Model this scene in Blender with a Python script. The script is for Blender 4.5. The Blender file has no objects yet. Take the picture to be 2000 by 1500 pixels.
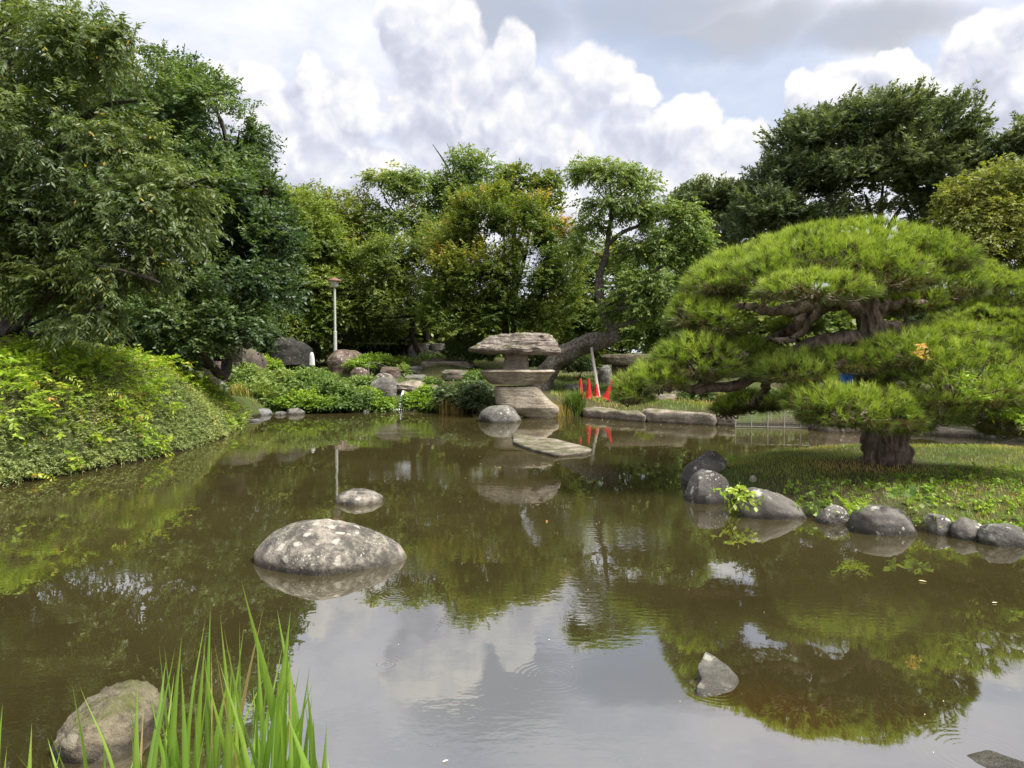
import bpy, math, random
import numpy as np
from mathutils import Vector, noise as mnoise
random.seed(7)
RNG = np.random.default_rng(11)
PI = math.pi
C = bpy.context.scene.collection
SC = bpy.context.scene

# ------------------------------------------------------------------ camera
H = 1.75                       # eye height above the water
F = 1388.0                     # focal length in pixels of a 2000 px wide picture
PITCH = math.atan(62.5 / F)
cam = bpy.data.cameras.new('camera'); camo = bpy.data.objects.new('camera', cam); C.objects.link(camo)
cam.sensor_width = 36; cam.sensor_fit = 'HORIZONTAL'; cam.lens = F / 2000 * 36
cam.clip_start = 0.05; cam.clip_end = 3000
camo.location = (0, 0, H); camo.rotation_euler = (PI / 2 - PITCH, 0, 0)
SC.camera = camo
SC.view_settings.view_transform = 'Standard'
try: SC.view_settings.look = 'None'
except Exception: pass
SC.view_settings.gamma = 1; SC.view_settings.use_curve_mapping = False
SC.view_settings.exposure = 0.98
SC.cycles.max_bounces = 7; SC.cycles.diffuse_bounces = 2; SC.cycles.glossy_bounces = 3
SC.cycles.transmission_bounces = 4; SC.cycles.transparent_max_bounces = 6
SC.cycles.caustics_reflective = False; SC.cycles.caustics_refractive = False

cp, sp = math.cos(PITCH), math.sin(PITCH)
def ray(px, py):
    a = (px - 1000) / F; b = (750 - py) / F
    return Vector((a, cp + b * sp, -sp + b * cp))
def A(px, py, D):
    r = ray(px, py); return Vector((0, 0, H)) + r * (D / r.y)
def G(px, py, z=0.0):
    r = ray(px, py); return Vector((0, 0, H)) + r * ((z - H) / r.z)

# ------------------------------------------------------------------ node helper
class X:
    tree = None
    def __init__(s, k): s.k = k
    def __add__(a, b): return M('ADD', a, b)
    __radd__ = __add__
    def __sub__(a, b): return M('SUBTRACT', a, b)
    def __rsub__(a, b): return M('SUBTRACT', b, a)
    def __mul__(a, b): return M('MULTIPLY', a, b)
    __rmul__ = __mul__
    def __truediv__(a, b): return M('DIVIDE', a, b)
def put(sock, v):
    if isinstance(v, X): X.tree.links.new(v.k, sock)
    else: sock.default_value = v
def M(op, a, b=None, c=None, clamp=False):
    n = X.tree.nodes.new('ShaderNodeMath'); n.operation = op; n.use_clamp = clamp
    put(n.inputs[0], a)
    if b is not None: put(n.inputs[1], b)
    if c is not None: put(n.inputs[2], c)
    return X(n.outputs[0])
def V(op, a, b=None, out=0):
    n = X.tree.nodes.new('ShaderNodeVectorMath'); n.operation = op
    put(n.inputs[0], a)
    if b is not None:
        if op == 'SCALE': put(n.inputs['Scale'], b)
        else: put(n.inputs[1], b)
    return X(n.outputs['Value' if op in ('DOT_PRODUCT', 'LENGTH', 'DISTANCE') else 'Vector'])
def sstep(x, a, b, lo=0.0, hi=1.0):
    n = X.tree.nodes.new('ShaderNodeMapRange'); n.interpolation_type = 'SMOOTHSTEP'
    put(n.inputs['Value'], x)
    for k, v in (('From Min', a), ('From Max', b), ('To Min', lo), ('To Max', hi)): put(n.inputs[k], v)
    return X(n.outputs[0])
def noise(vec, scale, detail=4, rough=.55, dist=0, dim='3D'):
    n = X.tree.nodes.new('ShaderNodeTexNoise'); n.noise_dimensions = dim
    put(n.inputs['Vector'], vec)
    for k, v in (('Scale', scale), ('Detail', detail), ('Roughness', rough), ('Distortion', dist)): put(n.inputs[k], v)
    return X(n.outputs[0])
def noisec(vec, scale, detail=3):
    n = X.tree.nodes.new('ShaderNodeTexNoise'); put(n.inputs['Vector'], vec)
    n.inputs['Scale'].default_value = scale; n.inputs['Detail'].default_value = detail
    return X(n.outputs[1])
def voro(vec, scale, feature='F1', rnd=1.0, out='Distance', smooth=None):
    n = X.tree.nodes.new('ShaderNodeTexVoronoi'); n.feature = feature
    put(n.inputs['Vector'], vec); n.inputs['Scale'].default_value = scale; n.inputs['Randomness'].default_value = rnd
    if smooth is not None: n.inputs['Smoothness'].default_value = smooth
    return X(n.outputs[out])
def mix(f, a, b, blend='MIX'):
    n = X.tree.nodes.new('ShaderNodeMix'); n.data_type = 'RGBA'; n.blend_type = blend
    put(n.inputs[0], f)
    for s, v in ((n.inputs[6], a), (n.inputs[7], b)):
        if isinstance(v, X): put(s, v)
        else: s.default_value = tuple(v) + (1,) if len(v) == 3 else v
    return X(n.outputs[2])
def ramp(f, stops):
    n = X.tree.nodes.new('ShaderNodeValToRGB'); put(n.inputs[0], f)
    e = n.color_ramp.elements
    while len(e) < len(stops): e.new(0.5)
    for el, (p, c) in zip(e, stops): el.position = p; el.color = tuple(c) + (1,)
    return X(n.outputs[0])
def comb(x, y, z):
    n = X.tree.nodes.new('ShaderNodeCombineXYZ')
    for i, v in enumerate((x, y, z)): put(n.inputs[i], v)
    return X(n.outputs[0])
def sep(v):
    n = X.tree.nodes.new('ShaderNodeSeparateXYZ'); put(n.inputs[0], v)
    return [X(o) for o in n.outputs]

# ------------------------------------------------------------------ sky and sun
SUN = Vector((0.50, -0.22, 0.84)).normalized()
def azel(px, py):
    r = ray(px, py).normalized(); return math.atan2(r.x, r.y), math.asin(r.z)

def build_world():
    w = bpy.data.worlds.new('World'); SC.world = w; w.use_nodes = True
    t = w.node_tree; t.nodes.clear(); X.tree = t
    tc = t.nodes.new('ShaderNodeTexCoord'); d = X(tc.outputs['Generated'])
    x, y, z = sep(d)
    az = M('ARCTAN2', x, y); el = M('ARCSINE', z)
    def ell(p, lst, acc=None):
        for cx, cy, rx, ry in lst:
            a, e = azel(cx, cy)
            q = V('MULTIPLY', V('SUBTRACT', p, (a, e, 0)), (F / rx, F / ry, 0))
            dd = V('DOT_PRODUCT', q, q)
            acc = dd if acc is None else M('MINIMUM', acc, dd)
        return acc
    cumulus = [(850,95,105,95),(775,60,55,55),(900,215,150,110),(1010,130,52,62),(1050,240,120,90),(870,240,115,95),
               (1170,165,78,60),(1240,185,50,38),(1330,262,80,72),(1435,290,85,58),(1235,285,75,72),(1340,350,215,60),
               (1000,310,190,90),(690,350,150,60),(560,320,90,85),(490,230,80,80),(598,175,30,55),(430,190,60,55),(650,250,95,120),
               (1640,205,75,65),(1730,170,70,50),(1800,205,110,50),(1940,120,90,85),(1990,200,90,80),(1880,250,140,60),(1640,290,120,50),(1560,190,40,34),
               (1745,135,40,36),(1000,440,800,80)]
    # domain warp so the outlines break up
    wv = noisec(d, 5.0, 5)
    wv2 = noisec(d, 17.0, 4)
    p0 = comb(az, el, 0.0)
    p0 = V('ADD', p0, V('SCALE', V('SUBTRACT', wv, (.5, .5, .5)), 0.075))
    p0 = V('ADD', p0, V('SCALE', V('SUBTRACT', wv2, (.5, .5, .5)), 0.036))
    dw = V('ADD', d, V('SCALE', V('SUBTRACT', wv2, (.5, .5, .5)), 0.05))
    def bill(dd):     # billowing heads: round cells at three sizes
        b = (1.0 - voro(dd, 15, 'SMOOTH_F1', smooth=.6)) * 0.46
        b = b + (1.0 - voro(dd, 36, 'SMOOTH_F1', smooth=.5)) * 0.30
        b = b + (1.0 - voro(dd, 80, 'F1')) * 0.14
        return b + noise(dd, 60, 4, .6) * 0.12
    def field(off):
        p = V('ADD', p0, (off[0], off[1], 0)); dd = V('ADD', dw, (off[0], 0, off[1]))
        e = 1.0 - ell(p, cumulus)
        return M('MAXIMUM', e, -1.5), bill(dd)
    e1, b1 = field((0, 0)); e2, b2 = field((0.010, 0.022))
    # generic cloud heads for the rest of the sky (behind and overhead)
    side = sstep(M('ABSOLUTE', az), .80, 1.05)
    hi = sstep(el, .62, .80)
    gen = (noise(d, 2.2, 5, .55) - 0.47) * 5.0
    e1g = M('MAXIMUM', e1, gen * M('MAXIMUM', side, hi) - (1.0 - M('MAXIMUM', side, hi)) * 2.0)
    dens = e1g + (b1 - .55) * 1.25
    cov = sstep(dens, -.12, .30) * sstep(noise(d, 7, 4), .12, .42, .55, 1.0)
    sh = (b1 - b2) * 1.6 + (e1 - e2) * 0.62
    fine = (noise(d, 34, 5, .6) - .5) * 0.10
    lightness = sstep(sh * .8 + fine + (b1 - .6) * .30 + (e1 * -.10), -.62, .50)
    deep = sstep(e1, .25, .95)                       # thick middles turn soft grey
    cum = ramp(lightness, [(0, (.30, .315, .375)), (.35, (.385, .395, .45)), (.60, (.45, .455, .485)), (.82, (.52, .515, .515)), (1, (.58, .57, .56))])
    soft = noise(d, 3.3, 5, .6)
    cum = mix(sstep(soft, .42, .70) * 0.45, cum, (.41, .42, .475))
    # thin high layer with blue showing through its holes
    st = t.nodes.new('ShaderNodeTexSky'); st.sky_type = 'NISHITA'; st.sun_disc = False
    st.sun_elevation = math.asin(SUN.z); st.sun_rotation = math.atan2(SUN.x, SUN.y)
    st.air_density = 1.0; st.dust_density = 2.0; st.ozone_density = 1.0
    sky = X(st.outputs[0])
    skyc = V('ADD', V('SCALE', sky, 0.065), (.145, .15, .165))
    holes = 1.0 - ell(V('ADD', p0, V('SCALE', V('SUBTRACT', wv, (.5, .5, .5)), .12)),
                      [(1440,215,170,95),(1535,260,60,60),(1790,110,60,26),(700,300,60,60),(1150,215,40,30),(1330,120,120,40)])
    g = noise(V('MULTIPLY', d, (1, 1, 2.2)), 3.0, 6, .6, .6)
    thin = sstep(g - sstep(holes, -.6, .8) * .30, .20, .62, .35, 1.0)
    hg = noise(V('MULTIPLY', V('ADD', d, (3, 1, 2)), (1, 1, 2.0)), 4.2, 6, .62, .4)
    dark = sstep(1.0 - ell(p0, [(960,10,190,90),(1040,60,110,45),(1430,70,190,50),(1690,60,160,40),(1300,20,200,60)]), -.5, .9)
    layer = mix(sstep(hg, .30, .68), (.40, .42, .50), (.53, .535, .575))
    layer = mix(dark * .85, layer, (.25, .265, .30))
    base = mix(thin, skyc, layer)
    # haze towards the horizon
    base = mix(sstep(el, .35, .02) * .5, base, (.45, .46, .49))
    col = mix(cov, base, cum)
    # below the horizon: plain ground tone
    col = mix(sstep(z, -.01, -.06), col, (.10, .11, .08))
    bg = t.nodes.new('ShaderNodeBackground'); put(bg.inputs[0], col); bg.inputs[1].default_value = 1.0
    o = t.nodes.new('ShaderNodeOutputWorld'); t.links.new(bg.outputs[0], o.inputs[0])
    w.cycles.sampling_method = 'MANUAL'; w.cycles.sample_map_resolution = 512
build_world()
sl = bpy.data.lights.new('sun', 'SUN'); sl.energy = 4.0; sl.angle = math.radians(24); sl.color = (1, .955, .88)
so = bpy.data.objects.new('sun', sl); C.objects.link(so)
so.rotation_euler = (-SUN).to_track_quat('-Z', 'Y').to_euler(); so.location = (20, -10, 40)

# ------------------------------------------------------------------ materials
def newmat(name):
    m = bpy.data.materials.new(name); m.use_nodes = True; t = m.node_tree; t.nodes.clear(); X.tree = t
    return m, t
def out(t, sh):
    o = t.nodes.new('ShaderNodeOutputMaterial'); t.links.new(sh, o.inputs[0])
def princ(t, col, rough=.8, spec=.3, bump=None, bdist=.01, bstr=1.0, **kw):
    p = t.nodes.new('ShaderNodeBsdfPrincipled')
    if isinstance(col, X): put(p.inputs['Base Color'], col)
    else: p.inputs['Base Color'].default_value = tuple(col) + (1,)
    put(p.inputs['Roughness'], rough); p.inputs['Specular IOR Level'].default_value = spec
    for k, v in kw.items(): put(p.inputs[k], v)
    if bump is not None:
        b = t.nodes.new('ShaderNodeBump'); put(b.inputs['Height'], bump)
        b.inputs['Distance'].default_value = bdist; b.inputs['Strength'].default_value = bstr
        t.links.new(b.outputs[0], p.inputs['Normal'])
    return p
def gpos():
    g = X.tree.nodes.new('ShaderNodeNewGeometry'); return X(g.outputs['Position']), X(g.outputs['Normal'])
def attr(name):
    a = X.tree.nodes.new('ShaderNodeAttribute'); a.attribute_name = name; return X(a.outputs['Fac'])

GAIN = 1.45
def leafmat(name, stops, trans=.42, gloss=.028, grough=.5):
    m, t = newmat(name)
    stops = [(p_, (c_[0] * GAIN * 1.16, c_[1] * GAIN, c_[2] * GAIN * .95)) for p_, c_ in stops]
    c = ramp(attr('tone'), stops)
    d = t.nodes.new('ShaderNodeBsdfDiffuse'); put(d.inputs[0], c)
    tr = t.nodes.new('ShaderNodeBsdfTranslucent'); put(tr.inputs[0], mix(1.0, c, (1.25, 1.35, .55), 'MULTIPLY'))
    gl = t.nodes.new('ShaderNodeBsdfGlossy'); gl.inputs[0].default_value = (.9, .95, .9, 1); gl.inputs[1].default_value = grough
    m1 = t.nodes.new('ShaderNodeMixShader'); m1.inputs[0].default_value = trans
    t.links.new(d.outputs[0], m1.inputs[1]); t.links.new(tr.outputs[0], m1.inputs[2])
    m2 = t.nodes.new('ShaderNodeMixShader'); m2.inputs[0].default_value = gloss
    t.links.new(m1.outputs[0], m2.inputs[1]); t.links.new(gl.outputs[0], m2.inputs[2])
    out(t, m2.outputs[0]); return m
def L3(dk, md, lt, extra=None, e0=.93):
    s = [(0, dk), (.45, md), (.85, lt)]
    if extra: s += [(e0, lt), (1, extra)]
    return s
MT = {}
MT['leaf_olive'] = leafmat('leaf_olive', L3((0.0336,0.0616,0.0202), (0.0672,0.1098,0.0314), (0.1288,0.1792,0.0504), (0.4704,0.3360,0.0336), .985), gloss=.035)
MT['leaf_dark'] = leafmat('leaf_dark', L3((0.0224,0.0504,0.0202), (0.0470,0.0918,0.0336), (0.1064,0.1680,0.0504)), gloss=.035)
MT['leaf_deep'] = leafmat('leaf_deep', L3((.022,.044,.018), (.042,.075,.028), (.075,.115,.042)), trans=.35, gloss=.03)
MT['leaf_lime'] = leafmat('leaf_lime', L3((0.0495,0.0880,0.0198), (0.0968,0.1540,0.0308), (0.1705,0.2288,0.0495)))
MT['leaf_maple'] = leafmat('leaf_maple', L3((0.0475,0.0875,0.0225), (0.0938,0.1438,0.0325), (0.1688,0.2063,0.0500)))
MT['leaf_autumn'] = leafmat('leaf_autumn', [(0, (0.0488,0.0878,0.0220)), (.45, (0.0976,0.1488,0.0329)), (.74, (0.1586,0.1976,0.0390)), (.90, (0.2501,0.2135,0.0427)), (1, (0.3660,0.2013,0.0610))])
MT['leaf_cherry'] = leafmat('leaf_cherry', L3((0.0504,0.0952,0.0280), (0.1008,0.1680,0.0426), (0.1792,0.2408,0.0616), (0.5040,0.4032,0.0448), .97))
MT['leaf_zelkova'] = leafmat('leaf_zelkova', L3((0.0384,0.0624,0.0360), (0.0720,0.1080,0.0552), (0.1200,0.1560,0.0780)), trans=.35)
MT['leaf_yellow'] = leafmat('leaf_yellow', L3((.065,.095,.022), (.125,.165,.036), (.210,.235,.058)))
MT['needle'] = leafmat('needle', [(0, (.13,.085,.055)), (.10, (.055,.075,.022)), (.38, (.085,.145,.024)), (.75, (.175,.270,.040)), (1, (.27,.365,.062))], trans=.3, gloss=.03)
MT['juniper'] = leafmat('juniper', [(0, (.065,.100,.035)), (.45, (.135,.190,.058)), (.85, (.230,.285,.085)), (.96, (.22,.26,.08)), (1, (.30,.17,.08))], trans=.25)
MT['wisteria_leaf'] = leafmat('wisteria_leaf', [(0, (.070,.150,.012)), (.5, (.165,.290,.020)), (.9, (.300,.400,.035)), (1, (.48,.30,.12))], trans=.45)
MT['weed'] = leafmat('weed', L3((.040,.085,.022), (.090,.165,.040), (.180,.265,.080), (.30,.34,.14), .95))
MT['weed_bright'] = leafmat('weed_bright', L3((.060,.120,.016), (.130,.235,.025), (.240,.350,.045)))
MT['ivy'] = leafmat('ivy', L3((.022,.048,.018), (.045,.085,.030), (.095,.140,.055)), gloss=.045)
MT['hedge_leaf'] = leafmat('hedge_leaf', L3((.018,.038,.012), (.035,.068,.018), (.070,.110,.028)))
MT['grass'] = leafmat('grass', [(0, (.045,.090,.018)), (.35, (.105,.170,.032)), (.55, (.190,.220,.055)), (.8, (.330,.270,.100)), (1, (.42,.31,.15))], trans=.35)
MT['reed'] = leafmat('reed', [(0, (0.0672,0.1400,0.0224)), (.5, (0.1288,0.2520,0.0336)), (.88, (0.2240,0.3584,0.0672)), (.93, (0.2464,0.2240,0.1008)), (1, (0.3024,0.2464,0.1344))], trans=.45, gloss=.035)

def bark(name, c1, c2, sc=9, stretch=.22, depth=.03):
    m, t = newmat(name); p, n = gpos()
    q = V('MULTIPLY', p, (1, 1, stretch))
    v = noise(q, sc, 6, .65, .4); v2 = voro(V('ADD', q, V('SCALE', noisec(p, 6), .12)), sc * 1.3)
    col = ramp(v * .6 + v2 * .5, [(.18, tuple(x * .35 for x in c1)), (.45, c1), (.8, c2)])
    col = mix(sstep(noise(p, 2.5, 3), .55, .8) * .35, col, (.07, .085, .04))
    out(t, princ(t, col, .92, .15, v + v2 * .8, depth).outputs[0]); return m
MT['bark_dark'] = bark('bark_dark', (.045,.037,.030), (.11,.095,.075), 12, .35, .015)
MT['bark_grey'] = bark('bark_grey', (.085,.075,.062), (.21,.19,.16), 14, .8, .02)
MT['bark_pine'] = bark('bark_pine', (.14,.10,.082), (.34,.27,.225), 11, .22, .04)

def rockmat(name, c1, c2, lichen=.4, moss=.3, strata=0, sc=1.0, lc=(.50,.50,.44), red=0):
    m, t = newmat(name); p, n = gpos(); nz = sep(n)[2]; pz = sep(p)[2]
    a = noise(p, 3.0 * sc, 6, .62); b = noise(p, 22 * sc, 5, .7); gr = noise(p, 130, 3, .7)
    col = mix(sstep(a + (b - .5) * .45, .38, .64), c1, c2)
    col = mix(.55, col, ramp(gr, [(.25, (.25,.25,.25)), (.5, (.95,.94,.92)), (.75, (1.5,1.48,1.42))]), 'MULTIPLY')
    hgt = b * .6 + gr * .10 + a * .8
    if strata:
        q = V('MULTIPLY', V('ADD', p, V('SCALE', noisec(p, 1.6), .22)), (.25, .25, 1.0))
        s = noise(q, 20 * strata, 5, .6); col = mix(sstep(s, .36, .55), mix(1.0, col, (.72,.68,.63), 'MULTIPLY'), col)
        hgt = hgt + s * .7
    if red: col = mix(sstep(noise(p, 9, 4), .5, .68) * red, col, (.23, .12, .085))
    wp = V('ADD', p, V('SCALE', noisec(p, 11, 5), .11))
    v = voro(wp, 9 * sc); sel = sstep(noise(p, 2.2 * sc, 3), .42, .6)
    sp_ = sstep(v + (b - .5) * .35, .33, .24) * sel
    v2 = voro(wp, 30 * sc); sp2 = sstep(v2, .26, .20) * sstep(noise(V('ADD', p, (4, 2, 1)), 4, 2), .48, .6)
    lmask = M('MAXIMUM', sp_, sp2) * lichen
    col = mix(lmask, col, mix(b, lc, tuple(min(1, x * 1.35) for x in lc)))
    mm = sstep(nz + (noise(p, 5, 4) - .5) * 1.5, .55, 1.1) * sstep(noise(V('ADD', p, (9, 3, 1)), 2.6, 4), .40, .62) * moss
    col = mix(mm, col, mix(b, (.05,.075,.015), (.15,.15,.035)))
    wet = sstep(pz + (a - .5) * .04, .075, .022)            # damp band the water leaves on the stone
    col = mix(wet * .78, col, mix(1.0, col, (.22,.20,.16), 'MULTIPLY'))
    out(t, princ(t, col, .88 - wet * .5, .3, hgt + mm * b, .032).outputs[0]); return m
MT['rock_grey'] = rockmat('rock_grey', (.105,.10,.092), (.21,.20,.18), .55, .25)
MT['rock_pale'] = rockmat('rock_pale', (.085,.078,.070), (.36,.325,.27), .75, .12, lc=(.46,.43,.37))
MT['rock_tan'] = rockmat('rock_tan', (.060,.048,.034), (.20,.17,.12), .35, .75, lc=(.34,.31,.24))
MT['rock_shade'] = rockmat('rock_shade', (.050,.042,.036), (.115,.095,.082), .35, .6, red=.3)  # brown rock copy, darkened in colour for the shade behind the shrubs
MT['rock_slate'] = rockmat('rock_slate', (.16,.165,.17), (.27,.275,.275), .2, .05)
MT['rock_brown'] = rockmat('rock_brown', (.085,.062,.052), (.20,.155,.13), .5, .6, red=.6)
MT['rock_island'] = rockmat('rock_island', (0.1063,0.0975,0.0900), (0.2063,0.1900,0.1750), .9, .1, lc=(0.5750,0.5750,0.5125))
MT['rock_lichen'] = rockmat('rock_lichen', (0.1020,0.0936,0.0864), (0.1980,0.1824,0.1680), 1.0, .1, lc=(0.5280,0.5280,0.4560), sc=.42)
MT['sandstone'] = rockmat('sandstone', (.30,.255,.20), (.47,.415,.33), .12, .06, strata=1.0, sc=.7)
MT['sandstone_dark'] = rockmat('sandstone_dark', (.24,.20,.17), (.38,.33,.28), .2, .85, strata=1.3, sc=.8)
MT['roof_stone'] = rockmat('roof_stone', (.17,.14,.125), (.38,.33,.29), .3, 1.6, strata=1.3, sc=1.1)
MT['kerbstone'] = rockmat('kerbstone', (.19,.165,.13), (.36,.31,.26), .25, .75, strata=.7)
MT['boulder_shaded'] = rockmat('boulder_shaded', (.020,.020,.017), (.045,.042,.036), .2, .5)  # deep shade over the back boulders is put into this dark colour

def flat(name, col, rough=.6, spec=.3, nz=.25, sc=20, metallic=0):
    m, t = newmat(name); p, n = gpos(); v = noise(p, sc, 5, .6)
    c = mix(nz, col, mix(1.0, col, ramp(v, [(.2, (.45,.45,.45)), (.5, (1,1,1)), (.8, (1.35,1.35,1.35))]), 'MULTIPLY'))
    out(t, princ(t, c, rough, spec, v, .002, Metallic=metallic).outputs[0]); return m
MT['lamp_metal'] = flat('lamp_metal', (.50,.51,.48), .45, .5, .6, 8)
MT['lamp_glass'] = flat('lamp_glass', (.55,.55,.47), .35, .5, .3, 10)
MT['lamp_cap'] = flat('lamp_cap', (.22,.12,.10), .6, .3, .5, 10)
MT['cone_red'] = flat('cone_red', (.52,.010,.014), .42, .4, .35, 12)
MT['pole'] = flat('pole', (.38,.35,.31), .8, .2, .8, 14)
MT['wire'] = flat('wire', (.40,.40,.36), .6, .4, .6, 20)
MT['timber'] = flat('timber', (.19,.135,.105), .85, .2, .9, 9)
MT['timber_dark'] = flat('timber_dark', (.020,.019,.018), .8, .2, .9, 9)
MT['white_stone'] = flat('white_stone', (.72,.72,.72), .7, .3, .2, 9)
MT['blue_sheet'] = flat('blue_sheet', (.025,.12,.42), .5, .3, .4, 6)
MT['moss_roof'] = rockmat('moss_roof', (.10,.085,.06), (.17,.14,.10), .2, 1.0)
MT['stem'] = flat('stem', (.25,.24,.08), .7, .2, .5, 20)
MT['twig'] = flat('twig', (.17,.15,.13), .85, .1, .7, 30)
MT['speck'] = leafmat('speck', [(0, (.35,.30,.14)), (.5, (.52,.50,.34)), (1, (.62,.60,.50))], trans=.2)

# ------------------------------------------------------------------ mesh helpers
def tag(o, label=None, cat=None, group=None, kind=None):
    if label: o['label'] = label
    if cat: o['category'] = cat
    if group: o['group'] = group
    if kind: o['kind'] = kind
    return o
def thing(name, label, cat, loc=(0, 0, 0), group=None):
    o = bpy.data.objects.new(name, None); C.objects.link(o); o.location = loc; o.empty_display_size = .2
    return tag(o, label, cat, group)
def link(name, me, mat, parent=None):
    o = bpy.data.objects.new(name, me)
    if mat is not None and len(me.materials) == 0: me.materials.append(mat if not isinstance(mat, str) else MT[mat])
    C.objects.link(o)
    if parent is not None: o.parent = parent
    return o
def meshnp(name, verts, faces, tone=None, smooth=False):
    """verts (n,3); faces (m,k) array, or list of such arrays"""
    if not isinstance(faces, list): faces = [faces]
    faces = [np.asarray(f) for f in faces if len(f)]
    me = bpy.data.meshes.new(name); verts = np.asarray(verts, np.float32)
    me.vertices.add(len(verts)); me.vertices.foreach_set('co', verts.ravel())
    li = np.concatenate([f.ravel() for f in faces]).astype(np.int32)
    tot = np.concatenate([np.full(len(f), f.shape[1], np.int32) for f in faces])
    st = np.concatenate([[0], np.cumsum(tot)[:-1]]).astype(np.int32)
    me.loops.add(len(li)); me.loops.foreach_set('vertex_index', li)
    me.polygons.add(len(tot)); me.polygons.foreach_set('loop_start', st)
    if smooth: me.polygons.foreach_set('use_smooth', np.ones(len(tot), bool))
    me.update(calc_edges=True)
    if tone is not None:
        a = me.attributes.new('tone', 'FLOAT', 'POINT'); a.data.foreach_set('value', np.clip(tone, 0, 1).astype(np.float32))
    return me
def place(name, verts, faces, mat, loc=(0, 0, 0), parent=None, tone=None, smooth=False):
    """mesh given in world coordinates, origin moved to loc; parent assumed unrotated, at ploc"""
    v = np.asarray(verts, float) - np.array(loc)
    o = link(name, meshnp(name, v, faces, tone, smooth), mat, parent)
    if parent is not None: o.location = Vector(loc) - parent.location
    else: o.location = loc
    return o
class MB:
    def __init__(s): s.v = []; s.f3 = []; s.f4 = []; s.n = 0
    def add(s, v, f):
        v = np.asarray(v, float); f = np.asarray(f) + s.n
        (s.f4 if f.shape[1] == 4 else s.f3).append(f); s.v.append(v); s.n += len(v)
    def tube(s, pts, rad, sides=6, cap=True, seed=None, ridges=0, rough=0):
        v, f = tube(pts, rad, sides, seed, ridges, rough); n = len(v); base = s.n
        s.add(v, f)
        if cap:
            k = sides
            s.add(np.vstack([v[:k], v[:k].mean(0)]), [(i, (i + 1) % k, k) for i in range(k)][::-1])
            s.add(np.vstack([v[-k:], v[-k:].mean(0)]), [(i, (i + 1) % k, k) for i in range(k)])
    def box(s, c, d, rz=0):
        c = np.array(c, float); h = np.array(d, float) / 2
        v = np.array([[x, y, z] for x in (-1, 1) for y in (-1, 1) for z in (-1, 1)]) * h
        if rz:
            ca, sa = math.cos(rz), math.sin(rz); v = np.stack([v[:, 0] * ca - v[:, 1] * sa, v[:, 0] * sa + v[:, 1] * ca, v[:, 2]], 1)
        s.add(v + c, [(0,1,3,2), (4,6,7,5), (0,4,5,1), (2,3,7,6), (0,2,6,4), (1,5,7,3)])
    def make(s, name, mat, loc=(0, 0, 0), parent=None, smooth=False):
        F_ = []
        if s.f4: F_.append(np.vstack(s.f4))
        if s.f3: F_.append(np.vstack(s.f3))
        return place(name, np.vstack(s.v), F_, mat, loc, parent, None, smooth)
def smoothpath(pts, rad, n):
    P = np.array([tuple(p) for p in pts], float); R = np.array(rad, float)
    if len(P) < 3:
        t = np.linspace(0, 1, n)[:, None]; return P[0] * (1 - t) + P[-1] * t, np.interp(t[:, 0], np.linspace(0, 1, len(R)), R)
    E = np.vstack([2 * P[0] - P[1], P, 2 * P[-1] - P[-2]])
    t = np.linspace(0, len(P) - 1.0001, n); i = t.astype(int); u = (t - i)[:, None]
    a, b, c, d = E[i], E[i + 1], E[i + 2], E[i + 3]
    Q = .5 * (2 * b + (c - a) * u + (2 * a - 5 * b + 4 * c - d) * u ** 2 + (3 * b - a - 3 * c + d) * u ** 3)
    return Q, np.interp(t, np.arange(len(P)), R)
def tube(pts, rad, sides=6, seed=None, ridges=0, rough=0):
    P = np.asarray([tuple(p) for p in pts], float); R = np.asarray(rad, float); n = len(P)
    T = np.gradient(P, axis=0); T /= np.linalg.norm(T, axis=1)[:, None] + 1e-9
    up = np.array([0, 0, 1.]) if abs(T[0][2]) < .85 else np.array([1., 0, 0])
    N = np.zeros_like(P); cur = up - T[0] * up.dot(T[0])
    for i in range(n):
        cur = cur - T[i] * cur.dot(T[i]); cur = cur / (np.linalg.norm(cur) + 1e-9); N[i] = cur
    B = np.cross(T, N); a = np.linspace(0, 2 * PI, sides, endpoint=False)
    r = np.repeat(R[:, None], sides, 1)
    if rough or ridges:
        for i in range(n):
            for j in range(sides):
                q = Vector((math.cos(a[j]) * 1.7, math.sin(a[j]) * 1.7, i * .16 + (seed or 0) * 3.1))
                k = mnoise.noise(q) * rough * 1.5
                if ridges: k += ridges * (abs(mnoise.noise(Vector((math.cos(a[j]) * 6.5, math.sin(a[j]) * 6.5, i * .16)))) * 2.4 - .5)
                r[i, j] *= 1 + k
    Vv = P[:, None, :] + r[:, :, None] * (np.cos(a)[None, :, None] * N[:, None, :] + np.sin(a)[None, :, None] * B[:, None, :])
    idx = np.arange(n * sides).reshape(n, sides); nx = np.roll(idx, -1, 1)
    f = np.stack([idx[:-1], nx[:-1], nx[1:], idx[1:]], -1).reshape(-1, 4)
    return Vv.reshape(-1, 3), f

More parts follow.
